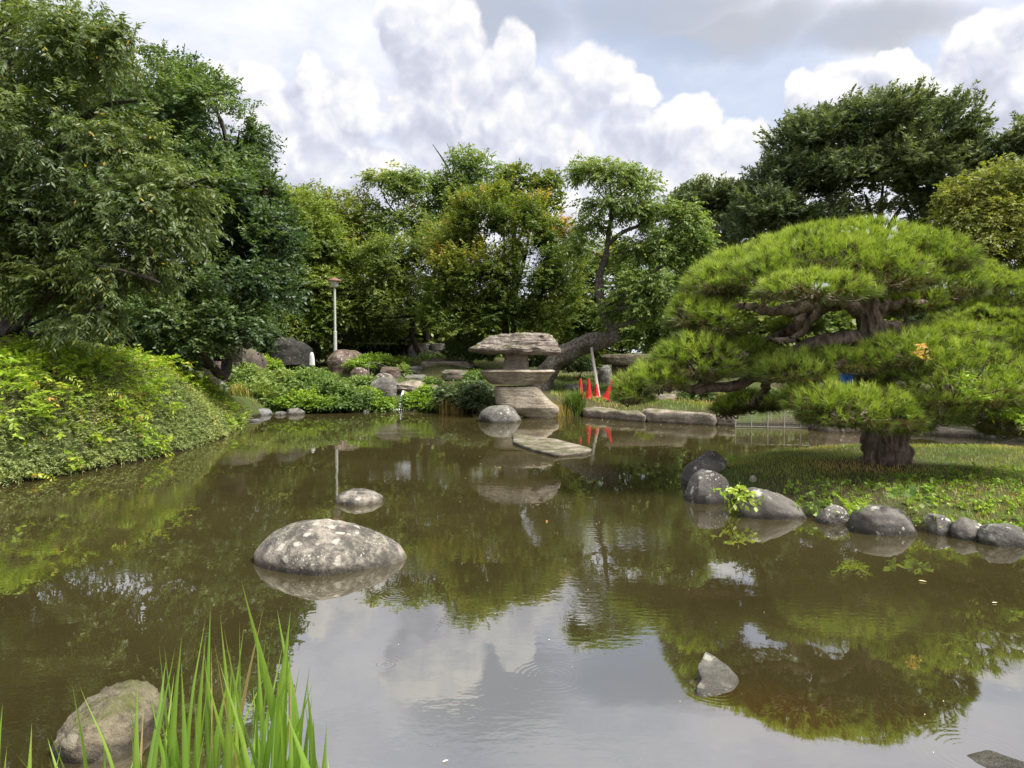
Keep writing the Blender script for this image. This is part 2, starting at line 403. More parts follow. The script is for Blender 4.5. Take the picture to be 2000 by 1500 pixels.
# value noise on numpy arrays (for tones, gaps and terrain)
_perm = np.random.default_rng(3).random((32, 32, 32))
def vn(P, sc):
    q = np.asarray(P, float) * sc + 100.0; i = np.floor(q).astype(int); u = q - i; u = u * u * (3 - 2 * u); r = 0
    for dx in (0, 1):
        for dy in (0, 1):
            for dz in (0, 1):
                w = (u[..., 0] if dx else 1 - u[..., 0]) * (u[..., 1] if dy else 1 - u[..., 1]) * (u[..., 2] if dz else 1 - u[..., 2])
                r = r + w * _perm[(i[..., 0] + dx) % 32, (i[..., 1] + dy) % 32, (i[..., 2] + dz) % 32]
    return r
def fbm(P, sc, o=3):
    r = 0; a = 1; s = 0
    for k in range(o): r = r + a * vn(np.asarray(P) + k * 7.3, sc * 2 ** k); s += a; a *= .5
    return r / s
def unit(v): return v / (np.linalg.norm(v, axis=-1, keepdims=True) + 1e-9)

# ------------------------------------------------------------------ terrain
def gp(px, py): p = G(px, py); return (p.x, p.y)
POND = [(-7.6, 8.2), gp(0, 948), gp(120, 930), gp(250, 905), gp(350, 882), gp(430, 856), gp(468, 832), gp(485, 818), gp(540, 804),
        gp(620, 803), gp(700, 802), gp(770, 799), gp(860, 801), gp(930, 803), gp(1000, 806), gp(1095, 810), gp(1150, 812), gp(1250, 820), gp(1430, 830), gp(1600, 833),
        gp(1700, 842), gp(1830, 848), gp(2000, 858), (16, 13.5), (17, 8), (14, 1.0), (6, .6), (0, 1.15), (-2.5, 1.25), (-5.5, 1.0), (-8, 3), (-8.1, 6)]
ISL = [gp(1352, 940), gp(1372, 978), gp(1440, 984), gp(1500, 1000), gp(1590, 1014), gp(1680, 1028), gp(1800, 1040), gp(1880, 1042), gp(2000, 1056), (5.9, 5.9),
       (8, 6.2), (10.5, 8), (10.2, 10.6), (8.4, 11.6), gp(2000, 892), gp(1850, 888), gp(1700, 888), gp(1560, 893), gp(1440, 905)]
def sdf(poly, X_, Y_):
    d = np.full(X_.shape, 1e9); ins = np.zeros(X_.shape, bool); n = len(poly)
    for i in range(n):
        ax, ay = poly[i]; bx, by = poly[(i + 1) % n]; ex, ey = bx - ax, by - ay
        t = np.clip(((X_ - ax) * ex + (Y_ - ay) * ey) / (ex * ex + ey * ey), 0, 1)
        d = np.minimum(d, np.hypot(X_ - ax - t * ex, Y_ - ay - t * ey))
        c = ((ay > Y_) != (by > Y_)) & (X_ < (bx - ax) * (Y_ - ay) / ((by - ay) if by != ay else 1e-9) + ax)
        ins ^= c
    return np.where(ins, -d, d)
CTRL = [A(*a) for a in [(430,768,20.6),(300,742,19.5),(100,735,18),(-200,735,17.5),(0,732,16.5),(800,788,21.9),(760,787,22.0),(850,770,22),(560,745,23.5),(660,725,26),(620,765,21.8),(700,770,22),(740,745,24),(800,742,23.5),(860,712,26),(850,690,30),(780,700,29),
        (900,745,22.5),(930,775,20.5),(1040,770,21),(1130,772,22.2),(1150,738,26.5),(1230,752,25.5),(1230,785,21),(1400,785,21.5),(1400,770,25),(1600,805,20.5),(1650,770,25),(1850,825,19),
        (2000,830,18.5),(1900,780,24),(1000,700,30),(400,690,30)]]
CTRL += [Vector(v) for v in [(-9, 5, .7), (-10, 2, .6), (-13, 9, .8), (-13, 14, .7), (0, -3, .35), (8, -3, .35), (-6, -3, .4), (19, 6, .5), (20, 16, .8), (0, 45, 1.4), (30, 45, 1.4), (-30, 45, 1.4), (-30, 15, 1.2), (40, 10, 1)]]
CA = np.array([tuple(c) for c in CTRL])
def hfun(X_, Y_):
    X_ = np.asarray(X_, float); Y_ = np.asarray(Y_, float)
    sd = sdf(POND, X_, Y_); si = sdf(ISL, X_, Y_)
    w = 1 / ((X_[..., None] - CA[:, 0]) ** 2 + (Y_[..., None] - CA[:, 1]) ** 2 + .15) ** 1.6
    hi = (w * CA[:, 2]).sum(-1) / w.sum(-1)
    P = np.stack([X_, Y_, X_ * 0], -1)
    bump = (fbm(P, .9, 3) - .5) * .16
    mound = sdf(MOUND, X_, Y_) < 0
    land = .05 + (hi - .02) * (1 - np.exp(-np.maximum(sd, 0) / .45)) + bump * np.clip(sd * 2, 0, 1)
    md = np.maximum(-sdf(MOUND, X_, Y_), 0)
    ang = X_ / np.maximum(Y_, .5)
    zc = np.interp(ang, [-1.2, -.72, -.634, -.54, -.446, -.40, -.37], [1.75, 1.80, 1.80, 1.68, 1.30, .95, .6])
    dome_ = .05 + zc * (1 - np.exp(-md / .62)) * np.clip(md / .12, 0, 1) + bump * 2.2 * np.clip(md * 2, 0, 1)
    land = np.where(mound, np.maximum(land * .6, dome_), land)
    land = np.maximum(land, .05)
    isl = .06 + .26 * (1 - np.exp(-np.maximum(-si, 0) / .5)) + bump * .4
    bed = -.12 - .5 * np.clip(-sd, 0, 1.2) / 1.2
    bed = np.maximum(bed, -.12 - .5 * np.clip(si, 0, 1.2) / 1.2)
    z = np.where(sd > 0, land, np.where(si < 0, isl, bed))
    return z
MOUND = [(-14, 7), (-7.6, 8.2), gp(0, 948), gp(120, 930), gp(250, 905), gp(350, 882), gp(430, 856), gp(468, 832), gp(485, 818)] + [(A(*a).x, A(*a).y) for a in [(478,800,18.9),(450,760,19.3),(380,728,18.4),(250,700,16.8),(120,690,15.6),(0,700,14.8),(-400,690,14.2)]]

def axis(lo, hi, step, far):
    a = list(np.arange(lo, hi, step)); s = step; x = a[-1]
    while x < far: s *= 1.25; x += s; a.append(x)
    s = step; x = a[0]; b = []
    while x > -far: s *= 1.25; x -= s; b.append(x)
    return np.array(b[::-1] + a)
gx = axis(-15, 17, .16, 900); gy = axis(-1, 31, .16, 900)
GX, GY = np.meshgrid(gx, gy, indexing='ij'); GZ = hfun(GX, GY)
n1, n2 = GX.shape; idx = np.arange(n1 * n2).reshape(n1, n2)
tf = np.stack([idx[:-1, :-1], idx[1:, :-1], idx[1:, 1:], idx[:-1, 1:]], -1).reshape(-1, 4)
def groundmat():
    m, t = newmat('ground_soil'); p, n = gpos()
    a = noise(p, 1.1, 5, .6); b = noise(p, 14, 5, .7); c = noise(p, 60, 3, .7)
    col = mix(sstep(a, .38, .6), (.075, .060, .038), (.075, .105, .030))
    col = mix(sstep(b, .45, .7) * .6, col, (.13, .12, .055))
    wet = sstep(sep(p)[2], .10, .02)
    col = mix(wet, col, (.025, .020, .013))
    out(t, princ(t, col, .95, .1, b + c * .5, .03).outputs[0]); return m
MT['soil'] = groundmat()
g = link('ground', meshnp('ground', np.stack([GX, GY, GZ], -1).reshape(-1, 3), tf, smooth=True), 'soil'); g['kind'] = 'structure'

# ------------------------------------------------------------------ water
def watermat():
    m, t = newmat('pond_water'); p, n = gpos(); x, y, z = sep(p)
    h = noise(V('MULTIPLY', p, (1, 1, 1)), 1.6, 2, .4) * .16 + noise(p, 6.5, 2, .5) * .035
    zone = sstep(noise(V('ADD', p, (5, 9, 0)), .45, 2), .46, .66)
    h = h + zone * noise(V('MULTIPLY', p, (1, 1.8, 1)), 11, 2, .5) * .10
    rings = [(1075, 1320, .13, .22, .7), (748, 1298, .05, .13, .6), (775, 1160, .04, .20, .8), (560, 1205, .03, .12, .6), (1400, 1345, .16, .16, .35), 
             (1225, 1492, .03, .12, .7), (1900, 1470, .12, .30, .5), (655, 1320, .08, .06, .3), (1330, 1080, .05, .25, .5), (790, 845, .1, 1.2, 1.5)]
    for cx, cy, r0, wd, am in rings:
        c = G(cx, cy); r = V('DISTANCE', V('MULTIPLY', p, (1, 1, 0)), (c.x, c.y, 0)) + (noise(p, 4.0, 2) - .5) * .05
        e = sstep(r, r0 * .4 + wd, r0 * .4) * sstep(r, 0.0, .03)
        h = h + M('SINE', r * (2 * PI / .034)) * e * (am * .013)
    col = mix(sstep(noise(p, .5, 4), .35, .65), (.036, .029, .011), (.048, .040, .015))
    c = G(1490, 1400); r = V('DISTANCE', V('MULTIPLY', p, (1, 1, 0)), (c.x, c.y, 0)) + (noise(p, 3, 4) - .5) * .3
    col = mix(sstep(r, .50, .15) * .45, col, (.060, .030, .007))
    c = G(1850, 1540); r = V('DISTANCE', V('MULTIPLY', p, (1, 1, 0)), (c.x, c.y, 0)) + (noise(p, 3, 4) - .5) * .5
    col = mix(sstep(r, .9, .3) * .35, col, (.060, .036, .010))
    out(t, princ(t, col, .012, .5, h, .011, 1.0, IOR=4.6).outputs[0]); return m
MT['water'] = watermat()
wv = np.array([[-40, -20, 0], [60, -20, 0], [60, 40, 0], [-40, 40, 0]], float)
w = link('water', meshnp('water', wv, np.array([[0, 1, 2, 3]])), 'water'); w['kind'] = 'structure'

# ------------------------------------------------------------------ leaves
def sprays(rng, P, Dn, L, Mn, ll, lw, droop=.3, leafdroop=.2, tri=False, tone=None, spread=.85, flat=.6, tj=.16, rare=0.0):
    """leafy twigs: bases P (N,3), directions Dn, length L; Mn leaves each, alternate along the twig"""
    N = len(P); L = np.broadcast_to(np.asarray(L, float), (N,))
    t = np.linspace(.12, 1, Mn)[None, :, None]; Lx = L[:, None, None]
    Z = np.array([0, 0, 1.])
    pos = P[:, None] + Dn[:, None] * t * Lx - Z * (droop * Lx * t * t)
    T = unit(Dn[:, None] - Z * (2 * droop * t))
    S = unit(np.cross(T, unit(Z + rng.normal(0, .35, (N, 1, 3)))))
    sg = np.where(np.arange(Mn) % 2 == 0, 1., -1.)[None, :, None]
    ld = unit(T * .65 + S * sg * spread + rng.normal(0, .28, (N, Mn, 3)) - Z * leafdroop)
    nn = unit(Z * flat + rng.normal(0, .45, (N, Mn, 3)) + .25 * T)
    W = unit(np.cross(ld, nn))
    sc = rng.uniform(.7, 1.2, (N, Mn, 1)); le = ll * sc; wi = lw * sc * .5
    tn = (np.full(N, .45) if tone is None else tone)[:, None] + rng.normal(0, tj, (N, Mn)) + (t[..., 0] - .5) * .12
    if rare: tn = np.where(rng.random((N, Mn)) < rare, 1.0, np.minimum(tn, .9))
    if tri:
        v = np.stack([pos - W * wi, pos + W * wi + ld * le * .2, pos + ld * le], 2)
        k = 3
    else:
        v = np.stack([pos, pos + ld * le * .45 + W * wi, pos + ld * le, pos + ld * le * .45 - W * wi], 2)
        k = 4
    f = np.arange(N * Mn * k).reshape(-1, k)
    return v.reshape(-1, 3), f, np.repeat(tn.reshape(-1), k)
class LV:
    def __init__(s): s.v = []; s.f = {}; s.t = []; s.n = 0
    def add(s, v, f, t):
        s.v.append(v); s.f.setdefault(f.shape[1], []).append(f + s.n); s.t.append(t); s.n += len(v)
    def make(s, name, mat, loc=(0, 0, 0), parent=None):
        o = place(name, np.vstack(s.v), [np.vstack(x) for x in s.f.values()], mat, loc, parent, np.concatenate(s.t)); o['kind'] = 'stuff'; return o
def lobepts(rng, lobe, n, shell=.55, gap=.0, gsc=1.2, low=-.75):
    c, r = np.array(lobe[0]), np.array(lobe[1])
    u = unit(rng.normal(0, 1, (int(n * 2.6) + 20, 3))); u = u[u[:, 2] > low]
    rr = shell + (1 - shell) * rng.random(len(u)) ** .6
    rr = rr * (1 + (fbm(u * r + c, 1.3 / max(r.max(), .4) * 2, 3) - .5) * 1.15)
    P = c + u * r * rr[:, None]
    keep = fbm(P, gsc, 3) > gap
    P, u = P[keep], u[keep]
    return P[:n], u[:n], keep.mean()
def make_tree(name, label, cat, base, trunks, lobes, mat, bark_, spec, group=None, seed=1, limbs=True, dens=1.0, nsec=9):
    """trunks: list of (points, radii); lobes: list of (centre, radii, n); spec: dict of leaf numbers"""
    rng = np.random.default_rng(seed)
    t = thing(name, label, cat, base, group)
    wood = MB(); tp = []
    for k, (pts, rad) in enumerate(trunks):
        P, R = smoothpath(pts, rad, max(8, len(pts) * 8)); wood.tube(P, R, 16, seed=seed + k, rough=.36); tp += list(zip(P, R))
    LVs = LV(); TP = np.array([p for p, r in tp]); TR = np.array([r for p, r in tp])
    lob_arr = []
    twb = MB()
    for c, r, n in lobes:
        c = np.array(tuple(c)); r = np.array(r, float); n = int(n * dens)
        P, u, kp = lobepts(rng, (c, r), n, spec.get('shell', .32), spec.get('gap', .38), spec.get('gsc', 1.2), spec.get('low', -.75))
        n = len(P)
        D = unit(u * spec.get('outw', .8) + np.array([0, 0, spec.get('up', .25)]) + rng.normal(0, .35, (n, 3)))
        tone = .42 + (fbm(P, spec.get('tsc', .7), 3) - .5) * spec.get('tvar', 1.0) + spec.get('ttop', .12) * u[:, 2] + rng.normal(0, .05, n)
        LL = spec['L'] * rng.uniform(.6, 1.25, n)
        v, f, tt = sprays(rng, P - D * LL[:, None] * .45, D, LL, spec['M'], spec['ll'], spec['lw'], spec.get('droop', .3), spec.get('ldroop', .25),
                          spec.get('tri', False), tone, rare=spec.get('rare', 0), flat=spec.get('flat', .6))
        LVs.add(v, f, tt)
        if limbs and len(TP):
            below = np.where(TP[:, 2] < c[2] - .15 * r[2])[0]
            if len(below) == 0: below = np.arange(len(TP))
            dd = np.linalg.norm((TP[below] - c) * np.array([1, 1, 1.2]), axis=1) + np.maximum(0, (c[2] - TP[below][:, 2]) - np.linalg.norm(TP[below][:, :2] - c[:2], axis=1)) * .2
            j = below[np.argmin(dd)]; s = TP[j]; r0 = TR[j] * .55
            mid = (s + c) / 2 + rng.normal(0, .12, 3) * np.linalg.norm(c - s); mid[2] -= .06 * np.linalg.norm((c - s)[:2])
            LP, LR = smoothpath([s, mid, c, c + (c - mid) * .35], [r0, r0 * .7, r0 * .42, r0 * .15], 14)
            wood.tube(LP, LR, 6, cap=False, seed=seed, rough=.1)
            for q in range(nsec):
                if n == 0: break
                e = P[rng.integers(n)]; a = LP[rng.integers(3, 13)]; rr = r0 * .28
                m_ = (a + e) / 2 + rng.normal(0, .09, 3) * np.linalg.norm(e - a)
                SP, SR = smoothpath([a, m_, e], [rr, rr * .6, rr * .15], 7)
                twb.tube(SP, SR, 4, cap=False)
                for q2 in range(3):
                    e2 = P[rng.integers(n)]; a2 = SP[rng.integers(2, 6)]
                    if np.linalg.norm(e2 - a2) < np.max(r) * .9: twb.tube([a2, (a2 + e2) / 2 + rng.normal(0, .03, 3), e2], [rr * .35, rr * .22, rr * .08], 3, cap=False)
    if wood.n: wood.make('trunk', bark_, base, t, smooth=True)
    if twb.n: o = twb.make('branches', bark_, base, t); o['kind'] = 'stuff'
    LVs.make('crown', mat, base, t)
    return t
TREES = True
def LB(px, py, rpx, rpy, D, rd, n, g=1.0):
    if TREES and 20 < D < 50: rpx, rpy, n = rpx * 1.12, rpy * 1.16, int(n * 1.3)
    c = A(px, py, D); return (c, (rpx * D / F, rd, rpy * D / F), n)

# ------------------------------------------------------------------ trees
# foreground cherry on the left, hanging long leaves
b = (-9.4, 13.0, 1.5)
make_tree('cherry_tree', 'tall spreading cherry at the left edge, drooping leaves with a few yellow ones', 'tree', b,
    [([b, (-9.3, 13.0, 3.0), (-9.0, 12.7, 4.6), (-8.6, 12.3, 6.5), (-8.2, 12.0, 8.5)], [.28, .24, .2, .14, .06]),
     ([(-9.1, 12.8, 4.2), A(90, 300, 12.0), A(190, 215, 11.5), A(270, 195, 11.2)], [.12, .08, .045, .015])],
    [LB(40,120,220,130,11.5,1.5,1050), LB(150,90,110,60,11,.8,360), LB(250,80,60,26,11,.5,90), LB(110,300,190,120,11.3,1.5,1300), LB(60,430,170,100,11.2,1.2,800), LB(270,420,130,80,11,1,620),
     LB(230,290,120,70,11.4,1,450), LB(330,370,90,60,11.1,.8,320), LB(250,520,85,60,10.8,.8,420), LB(110,560,120,55,10.9,.8,420), LB(30,520,90,50,11.2,.8,260), LB(165,615,60,34,10.7,.6,220), LB(-120,350,150,300,11.8,1.6,1500),LB(-80,40,200,120,12,1.6,700)],
    'leaf_olive', 'bark_dark', dict(L=.50, M=17, ll=.090, lw=.030, droop=.38, ldroop=.55, gap=.44, gsc=1.5, up=.15, rare=.005, tvar=.9, shell=.35), seed=5)
# dense dark broadleaf behind it
b = (-7.6, 19.0, 1.5)
make_tree('broadleaf_tree', 'big dense dark green tree sloping down towards the lamp', 'tree', b,
    [([b, (-7.5, 19, 3.5), (-7.4, 18.8, 5.2), (-7.4, 18.6, 6.6)], [.33, .28, .2, .08]), ([(-7.5, 19, 2.6), A(300, 560, 18.5), A(400, 500, 17.5)], [.16, .12, .06])],
    [LB(270,200,110,85,18,1.8,900), LB(360,230,100,85,17.5,1.6,850), LB(200,210,110,90,18.5,1.6,700), LB(420,310,95,75,17.2,1.5,750), LB(420,200,50,45,17.4,1.1,260), LB(465,270,50,50,17.3,1.1,260), LB(340,150,60,40,17.8,1.1,260), LB(510,380,55,60,17,1.2,360), LB(545,440,40,50,17,1,260), LB(330,330,120,80,17,1.5,750), LB(460,390,85,70,17,1.4,650),
     LB(400,440,120,80,16.6,1.4,900), LB(490,480,80,60,16.8,1.3,620), LB(430,540,120,65,16.4,1.3,850), LB(520,560,60,60,17,1.2,450), LB(330,610,110,55,16,1.2,650), LB(440,625,100,50,16,1.1,620), LB(250,580,100,50,16.6,1,420),
     LB(240,400,130,120,18,1.6,800), LB(370,660,80,35,15.8,.7,420), LB(150,620,110,60,18.5,1.2,350), LB(60,560,130,120,19,1.5,500), LB(60,380,150,150,19,1.6,500)],
    'leaf_dark', 'bark_dark', dict(L=.60, M=16, ll=.095, lw=.050, droop=.22, ldroop=.2, gap=.39, gsc=1.3, up=.38, tvar=1.1, ttop=.22, tsc=.9, outw=.9), seed=8)
# lime tree whose branches reach out beside the lamp
b = (-7.9, 28.6, 1.5)
make_tree('maple_tree', 'bright lime green tree with branches reaching in front of the lamp post', 'tree', b,
    [([b, (-7.9, 28.5, 2.8), (-7.8, 28.4, 4.6), (-7.7, 28.3, 6.2)], [.2, .17, .12, .05])],
    [LB(600,470,60,55,28.5,1.2,620), LB(560,520,70,60,28,1.2,560), LB(620,560,62,48,28,1,680), LB(655,610,40,26,27.8,.8,330), LB(560,600,60,45,27.6,1,420), LB(585,420,60,45,29,1.2,480), LB(600,645,45,20,27.4,.7,200), LB(640,500,50,40,28.5,1,360)],
    'leaf_lime', 'bark_dark', dict(L=.55, M=14, ll=.105, lw=.072, droop=.2, gap=.37, gsc=1.3, up=.1, tvar=.9, flat=1.0), seed=12)
b = (-8.5, 34, 1.6)
make_tree('maple_tree', 'green and amber rounded tree behind the lamp with its top against the sky', 'tree', b,
    [([b, (-8.5, 34, 3.5), (-8.2, 34, 6), (-8, 34, 8)], [.22, .18, .12, .05])],
    [LB(640,440,70,55,33,1.8,700), LB(700,430,55,45,33,1.6,460), LB(590,410,50,35,33.5,1.5,300), LB(700,500,60,45,32,1.5,460), LB(640,520,70,45,32,1.5,420)],
    'leaf_autumn', 'bark_dark', dict(L=.95, M=13, ll=.13, lw=.09, droop=.2, gap=.42, up=.2, tvar=.9, ttop=.1), seed=13)
b = tuple(A(818, 690, 29.0))
make_tree('maple_tree', 'dark green layered maple with two slim trunks beside the low stone wall', 'tree', b,
    [([A(822, 692, 29), A(806, 655, 29), A(806, 610, 29), A(790, 560, 29), A(770, 500, 29)], [.14, .11, .10, .08, .03]),
     ([A(834, 665, 29.6), A(829, 640, 29.6), A(828, 612, 29.6), A(845, 560, 29.5), A(850, 500, 29.5)], [.13, .12, .12, .08, .03])],
    [LB(760,510,75,40,28.5,1.6,560), LB(830,540,70,40,28.5,1.5,520), LB(720,560,70,45,28.5,1.6,560), LB(780,590,80,30,28,1.4,400), LB(710,610,50,40,29,1.5,300), LB(850,490,45,40,29,1.4,260), LB(730,650,60,22,29.5,1.2,200)],
    'leaf_maple', 'bark_dark', dict(L=.8, M=14, ll=.105, lw=.075, droop=.1, gap=.43, up=.05, flat=1.4, tvar=.8), seed=14)
# pale cherry behind with long bare-tipped boughs
b = (-2.0, 33, 1.6)
make_tree('cherry_tree', 'thin pale cherry with long bare boughs rising behind the amber maple', 'tree', b,
    [([b, A(900, 560, 33), A(850, 480, 33), A(790, 430, 33), A(740, 405, 33), A(715, 380, 33)], [.3, .22, .15, .11, .06, .02]),
     ([A(900, 560, 33), A(905, 450, 33), A(890, 370, 33), A(870, 320, 33), A(845, 282, 33)], [.2, .14, .07, .04, .012]),
     ([A(890, 370, 33), A(875, 340, 33), A(858, 335, 33)], [.05, .035, .02]), ([A(885, 350, 33), A(885, 310, 33), A(873, 280, 33)], [.03, .02, .008]),
     ([A(790, 430, 33), A(760, 400, 33), A(737, 355, 33)], [.05, .03, .008]), ([A(760, 412, 33), A(770, 380, 33), A(748, 362, 33)], [.03, .02, .008]),
     ([A(905, 450, 33), A(930, 400, 33), A(905, 310, 33)], [.1, .06, .02]), ([A(930, 400, 33), A(945, 330, 33), A(955, 298, 33)], [.05, .03, .012])],
    [LB(770,350,55,18,32.5,.9,170), LB(820,365,55,25,32.5,1.2,240), LB(860,400,60,40,32.5,1.4,400), LB(905,320,30,28,32.5,.9,130), LB(945,330,28,28,32.5,.8,100), LB(890,370,45,30,32.6,1,260), LB(790,440,55,30,32,1,170), LB(850,450,60,40,32,1.2,280), LB(740,345,30,10,32.5,.5,50)],
    'leaf_cherry', 'bark_dark', dict(L=.7, M=10, ll=.17, lw=.075, droop=.35, ldroop=.4, gap=.41, shell=.2), seed=15)
b = tuple(A(990, 655, 26.5))
make_tree('maple_tree', 'wide maple turning amber directly behind the stone lantern', 'tree', b,
    [([A(985, 668, 26.5), A(984, 635, 26.5), A(960, 570, 26.5), A(920, 490, 26.5), A(900, 430, 26.5)], [.13, .11, .08, .05, .02]),
     ([A(1002, 668, 26.5), A(1003, 635, 26.5), A(1010, 560, 26.5), A(1030, 480, 26.5), A(1040, 400, 26.5)], [.12, .10, .07, .05, .02]),
     ([A(1003, 640, 26.5), A(1050, 560, 26.6), A(1090, 480, 26.6)], [.09, .06, .02]), ([A(984, 640, 26.5), A(920, 590, 26.4), A(870, 560, 26.3)], [.08, .05, .02]),
     ([A(990, 655, 26.5), A(985, 540, 26.5), A(985, 420, 26.5)], [.08, .05, .015])],
    [LB(900,470,55,45,26,1.2,420), LB(950,430,55,50,26,1.2,420), LB(905,420,35,35,26,.9,190), LB(975,380,30,30,26.2,.8,130), LB(1030,430,60,50,26,1.3,420), LB(1090,470,50,60,26.3,1.3,380),
     LB(870,540,55,50,25.8,1.3,380), LB(940,530,70,55,25.6,1.4,560), LB(1020,530,70,55,25.6,1.4,560), LB(1090,550,50,60,26,1.4,420), LB(900,610,70,42,25.5,1.3,480), LB(980,605,70,35,25.3,1.3,480), LB(1060,615,60,40,25.6,1.3,440), LB(880,585,45,40,25.5,1,220), LB(1010,485,60,40,25.8,1.2,300)],
    'leaf_autumn', 'bark_dark', dict(L=.62, M=15, ll=.095, lw=.068, droop=.1, gap=.45, gsc=1.6, up=.55, shell=.15, flat=1.2, tvar=1.25, ttop=.24, tsc=.6), seed=16)
b = (0.1, 36, 1.6)
make_tree('slender_tree', 'slender open tree with separate upright tufts showing above the amber maple', 'tree', b,
    [([b, A(1005, 500, 36), A(1000, 400, 36), A(1000, 335, 36)], [.2, .14, .07, .015]), ([A(1005, 480, 36), A(1040, 420, 36), A(1075, 350, 36)], [.09, .05, .015]), ([A(1003, 440, 36), A(1030, 390, 36), A(1048, 350, 36)], [.06, .03, .01]), ([A(1048, 350, 36), A(1056, 330, 36), A(1058, 318, 36)], [.012, .008, .004])],
    [LB(1000,345,30,22,35.5,.8,150), LB(990,385,32,22,35.5,.9,150), LB(1046,360,18,16,35.5,.6,60), LB(1080,355,14,24,35.5,.5,60), LB(1070,395,28,18,35.5,.8,100), LB(1020,420,50,30,35.5,1,240), LB(975,400,30,25,35.5,.8,90)],
    'leaf_autumn', 'bark_dark', dict(L=.5, M=9, ll=.17, lw=.12, droop=.1, gap=.33, shell=.2, up=.3, tvar=.6, ttop=0.0), seed=17)
# leaning cherry held by a pole
b = tuple(A(1085, 718, 23.5))
LEAN = [([A(1040, 790, 23.7), A(1066, 735, 23.6), A(1092, 700, 23.5), A(1130, 678, 23.3), A(1165, 664, 23.2), A(1196, 660, 23.2)], [.36, .33, .32, .29, .27, .24]),
    ([A(1197, 668, 23.2), A(1192, 640, 23.2), A(1178, 610, 23.2), A(1170, 570, 23.2), A(1172, 535, 23.2), A(1182, 505, 23.2)], [.24, .19, .155, .14, .12, .10]),
    ([A(1182, 505, 23.2), A(1188, 460, 23.2), A(1193, 420, 23.1), A(1192, 370, 23.1), A(1180, 325, 23.1)], [.10, .07, .055, .035, .01]),
    ([A(1186, 480, 23.2), A(1215, 455, 23.1), A(1250, 442, 23.0), A(1290, 448, 22.9)], [.07, .06, .04, .015]),
    ([A(1175, 600, 23.2), A(1210, 580, 23.1), A(1250, 550, 23), A(1300, 515, 22.8), A(1330, 503, 22.8)], [.09, .07, .06, .035, .012]),
    ([A(1182, 505, 23.2), A(1150, 490, 23.2), A(1120, 500, 23)], [.05, .03, .01]), ([A(1193, 410, 23.1), A(1230, 370, 23), A(1262, 345, 23)], [.035, .02, .008]),
    ([A(1192, 400, 23.1), A(1160, 365, 23), A(1130, 335, 23)], [.03, .02, .008]), ([A(1300, 515, 22.8), A(1340, 540, 22.6), A(1370, 560, 22.6)], [.03, .02, .008])]
make_tree('leaning_cherry', 'old leaning cherry whose thick bent trunk rests on a grey pole', 'tree', b, LEAN,
    [LB(1150,335,36,24,23,.8,170), LB(1200,345,50,28,23,.9,240), LB(1250,365,36,24,23,.8,130), LB(1180,395,50,24,22.9,.9,150), LB(1240,410,45,22,22.9,.8,150), LB(1290,420,40,28,22.8,.9,200), LB(1340,430,42,30,22.6,.9,260), LB(1360,480,35,34,22.5,.8,240),
     LB(1300,480,50,30,22.6,.9,300), LB(1240,490,45,26,22.8,.8,160), LB(1130,480,35,26,23,.8,110), LB(1320,550,50,40,22.5,.9,320), LB(1250,570,50,40,22.6,.9,260), LB(1160,440,40,20,23,.7,80), LB(1220,600,40,30,22.8,.8,160), LB(1290,610,40,28,22.8,.8,180)],
    'leaf_cherry', 'bark_grey', dict(L=.5, M=13, ll=.115, lw=.050, droop=.4, ldroop=.5, gap=.43, shell=.2, up=.15, rare=.002), seed=18)
b = (8.2, 33, 1.6)
make_tree('broadleaf_tree', 'leafy mid green tree filling the gap behind the leaning cherry', 'tree', b,
    [([b, A(1300, 640, 33), A(1290, 560, 33), A(1250, 480, 33)], [.25, .2, .14, .06]), ([A(1290, 660, 33), A(1250, 635, 32), A(1200, 625, 31.5)], [.16, .12, .05])],
    [LB(1200,520,70,50,32,1.5,380), LB(1260,560,70,60,31.5,1.6,480), LB(1330,580,60,60,31,1.6,420), LB(1120,590,60,50,33,1.6,380), LB(1180,620,60,40,32,1.5,300), LB(1300,645,80,40,31,1.5,420), LB(1240,640,60,30,31,1.2,260), LB(1120,640,50,30,33,1.2,220), LB(1370,600,50,60,31,1.4,280), LB(1320,500,60,40,33,1.6,260), LB(1150,540,50,40,33,1.4,200)],
    'leaf_cherry', 'bark_dark', dict(L=.8, M=13, ll=.15, lw=.08, droop=.3, gap=.45, gsc=1.2, shell=.15), seed=19)
# distant zelkovas
def zelk(label, b, fan, lobes, seed):
    lobes = [(c, (r[0] * 1.15, r[1], r[2] * 1.22), int(n * 1.4)) for c, r, n in lobes]; lobes = [(Vector((c[0], c[1], c[2] - .4)), r, n) for c, r, n in lobes]
    tr = []
    for px, py, r in fan[1:]:
        q0 = A(*fan[0]); q2 = A(px, py, fan[0][2]); mid = (q0 + q2) / 2 + Vector(((q2.x - q0.x) * -.12, 0, .3))
        tr.append(([q0, mid, q2], [r, r * .7, r * .25]))
    tr.append(([Vector(b), A(*fan[0])], [.8, .7]))
    make_tree('zelkova_tree', label, 'tree', b, tr, lobes, 'leaf_zelkova', 'bark_dark',
        dict(L=1.3, M=16, ll=.34, lw=.20, droop=.05, ldroop=.05, gap=.34, gsc=.5, up=.45, tvar=1.2, ttop=.22, tsc=.3, tri=True, shell=.45, low=-.3), seed=seed, nsec=12)
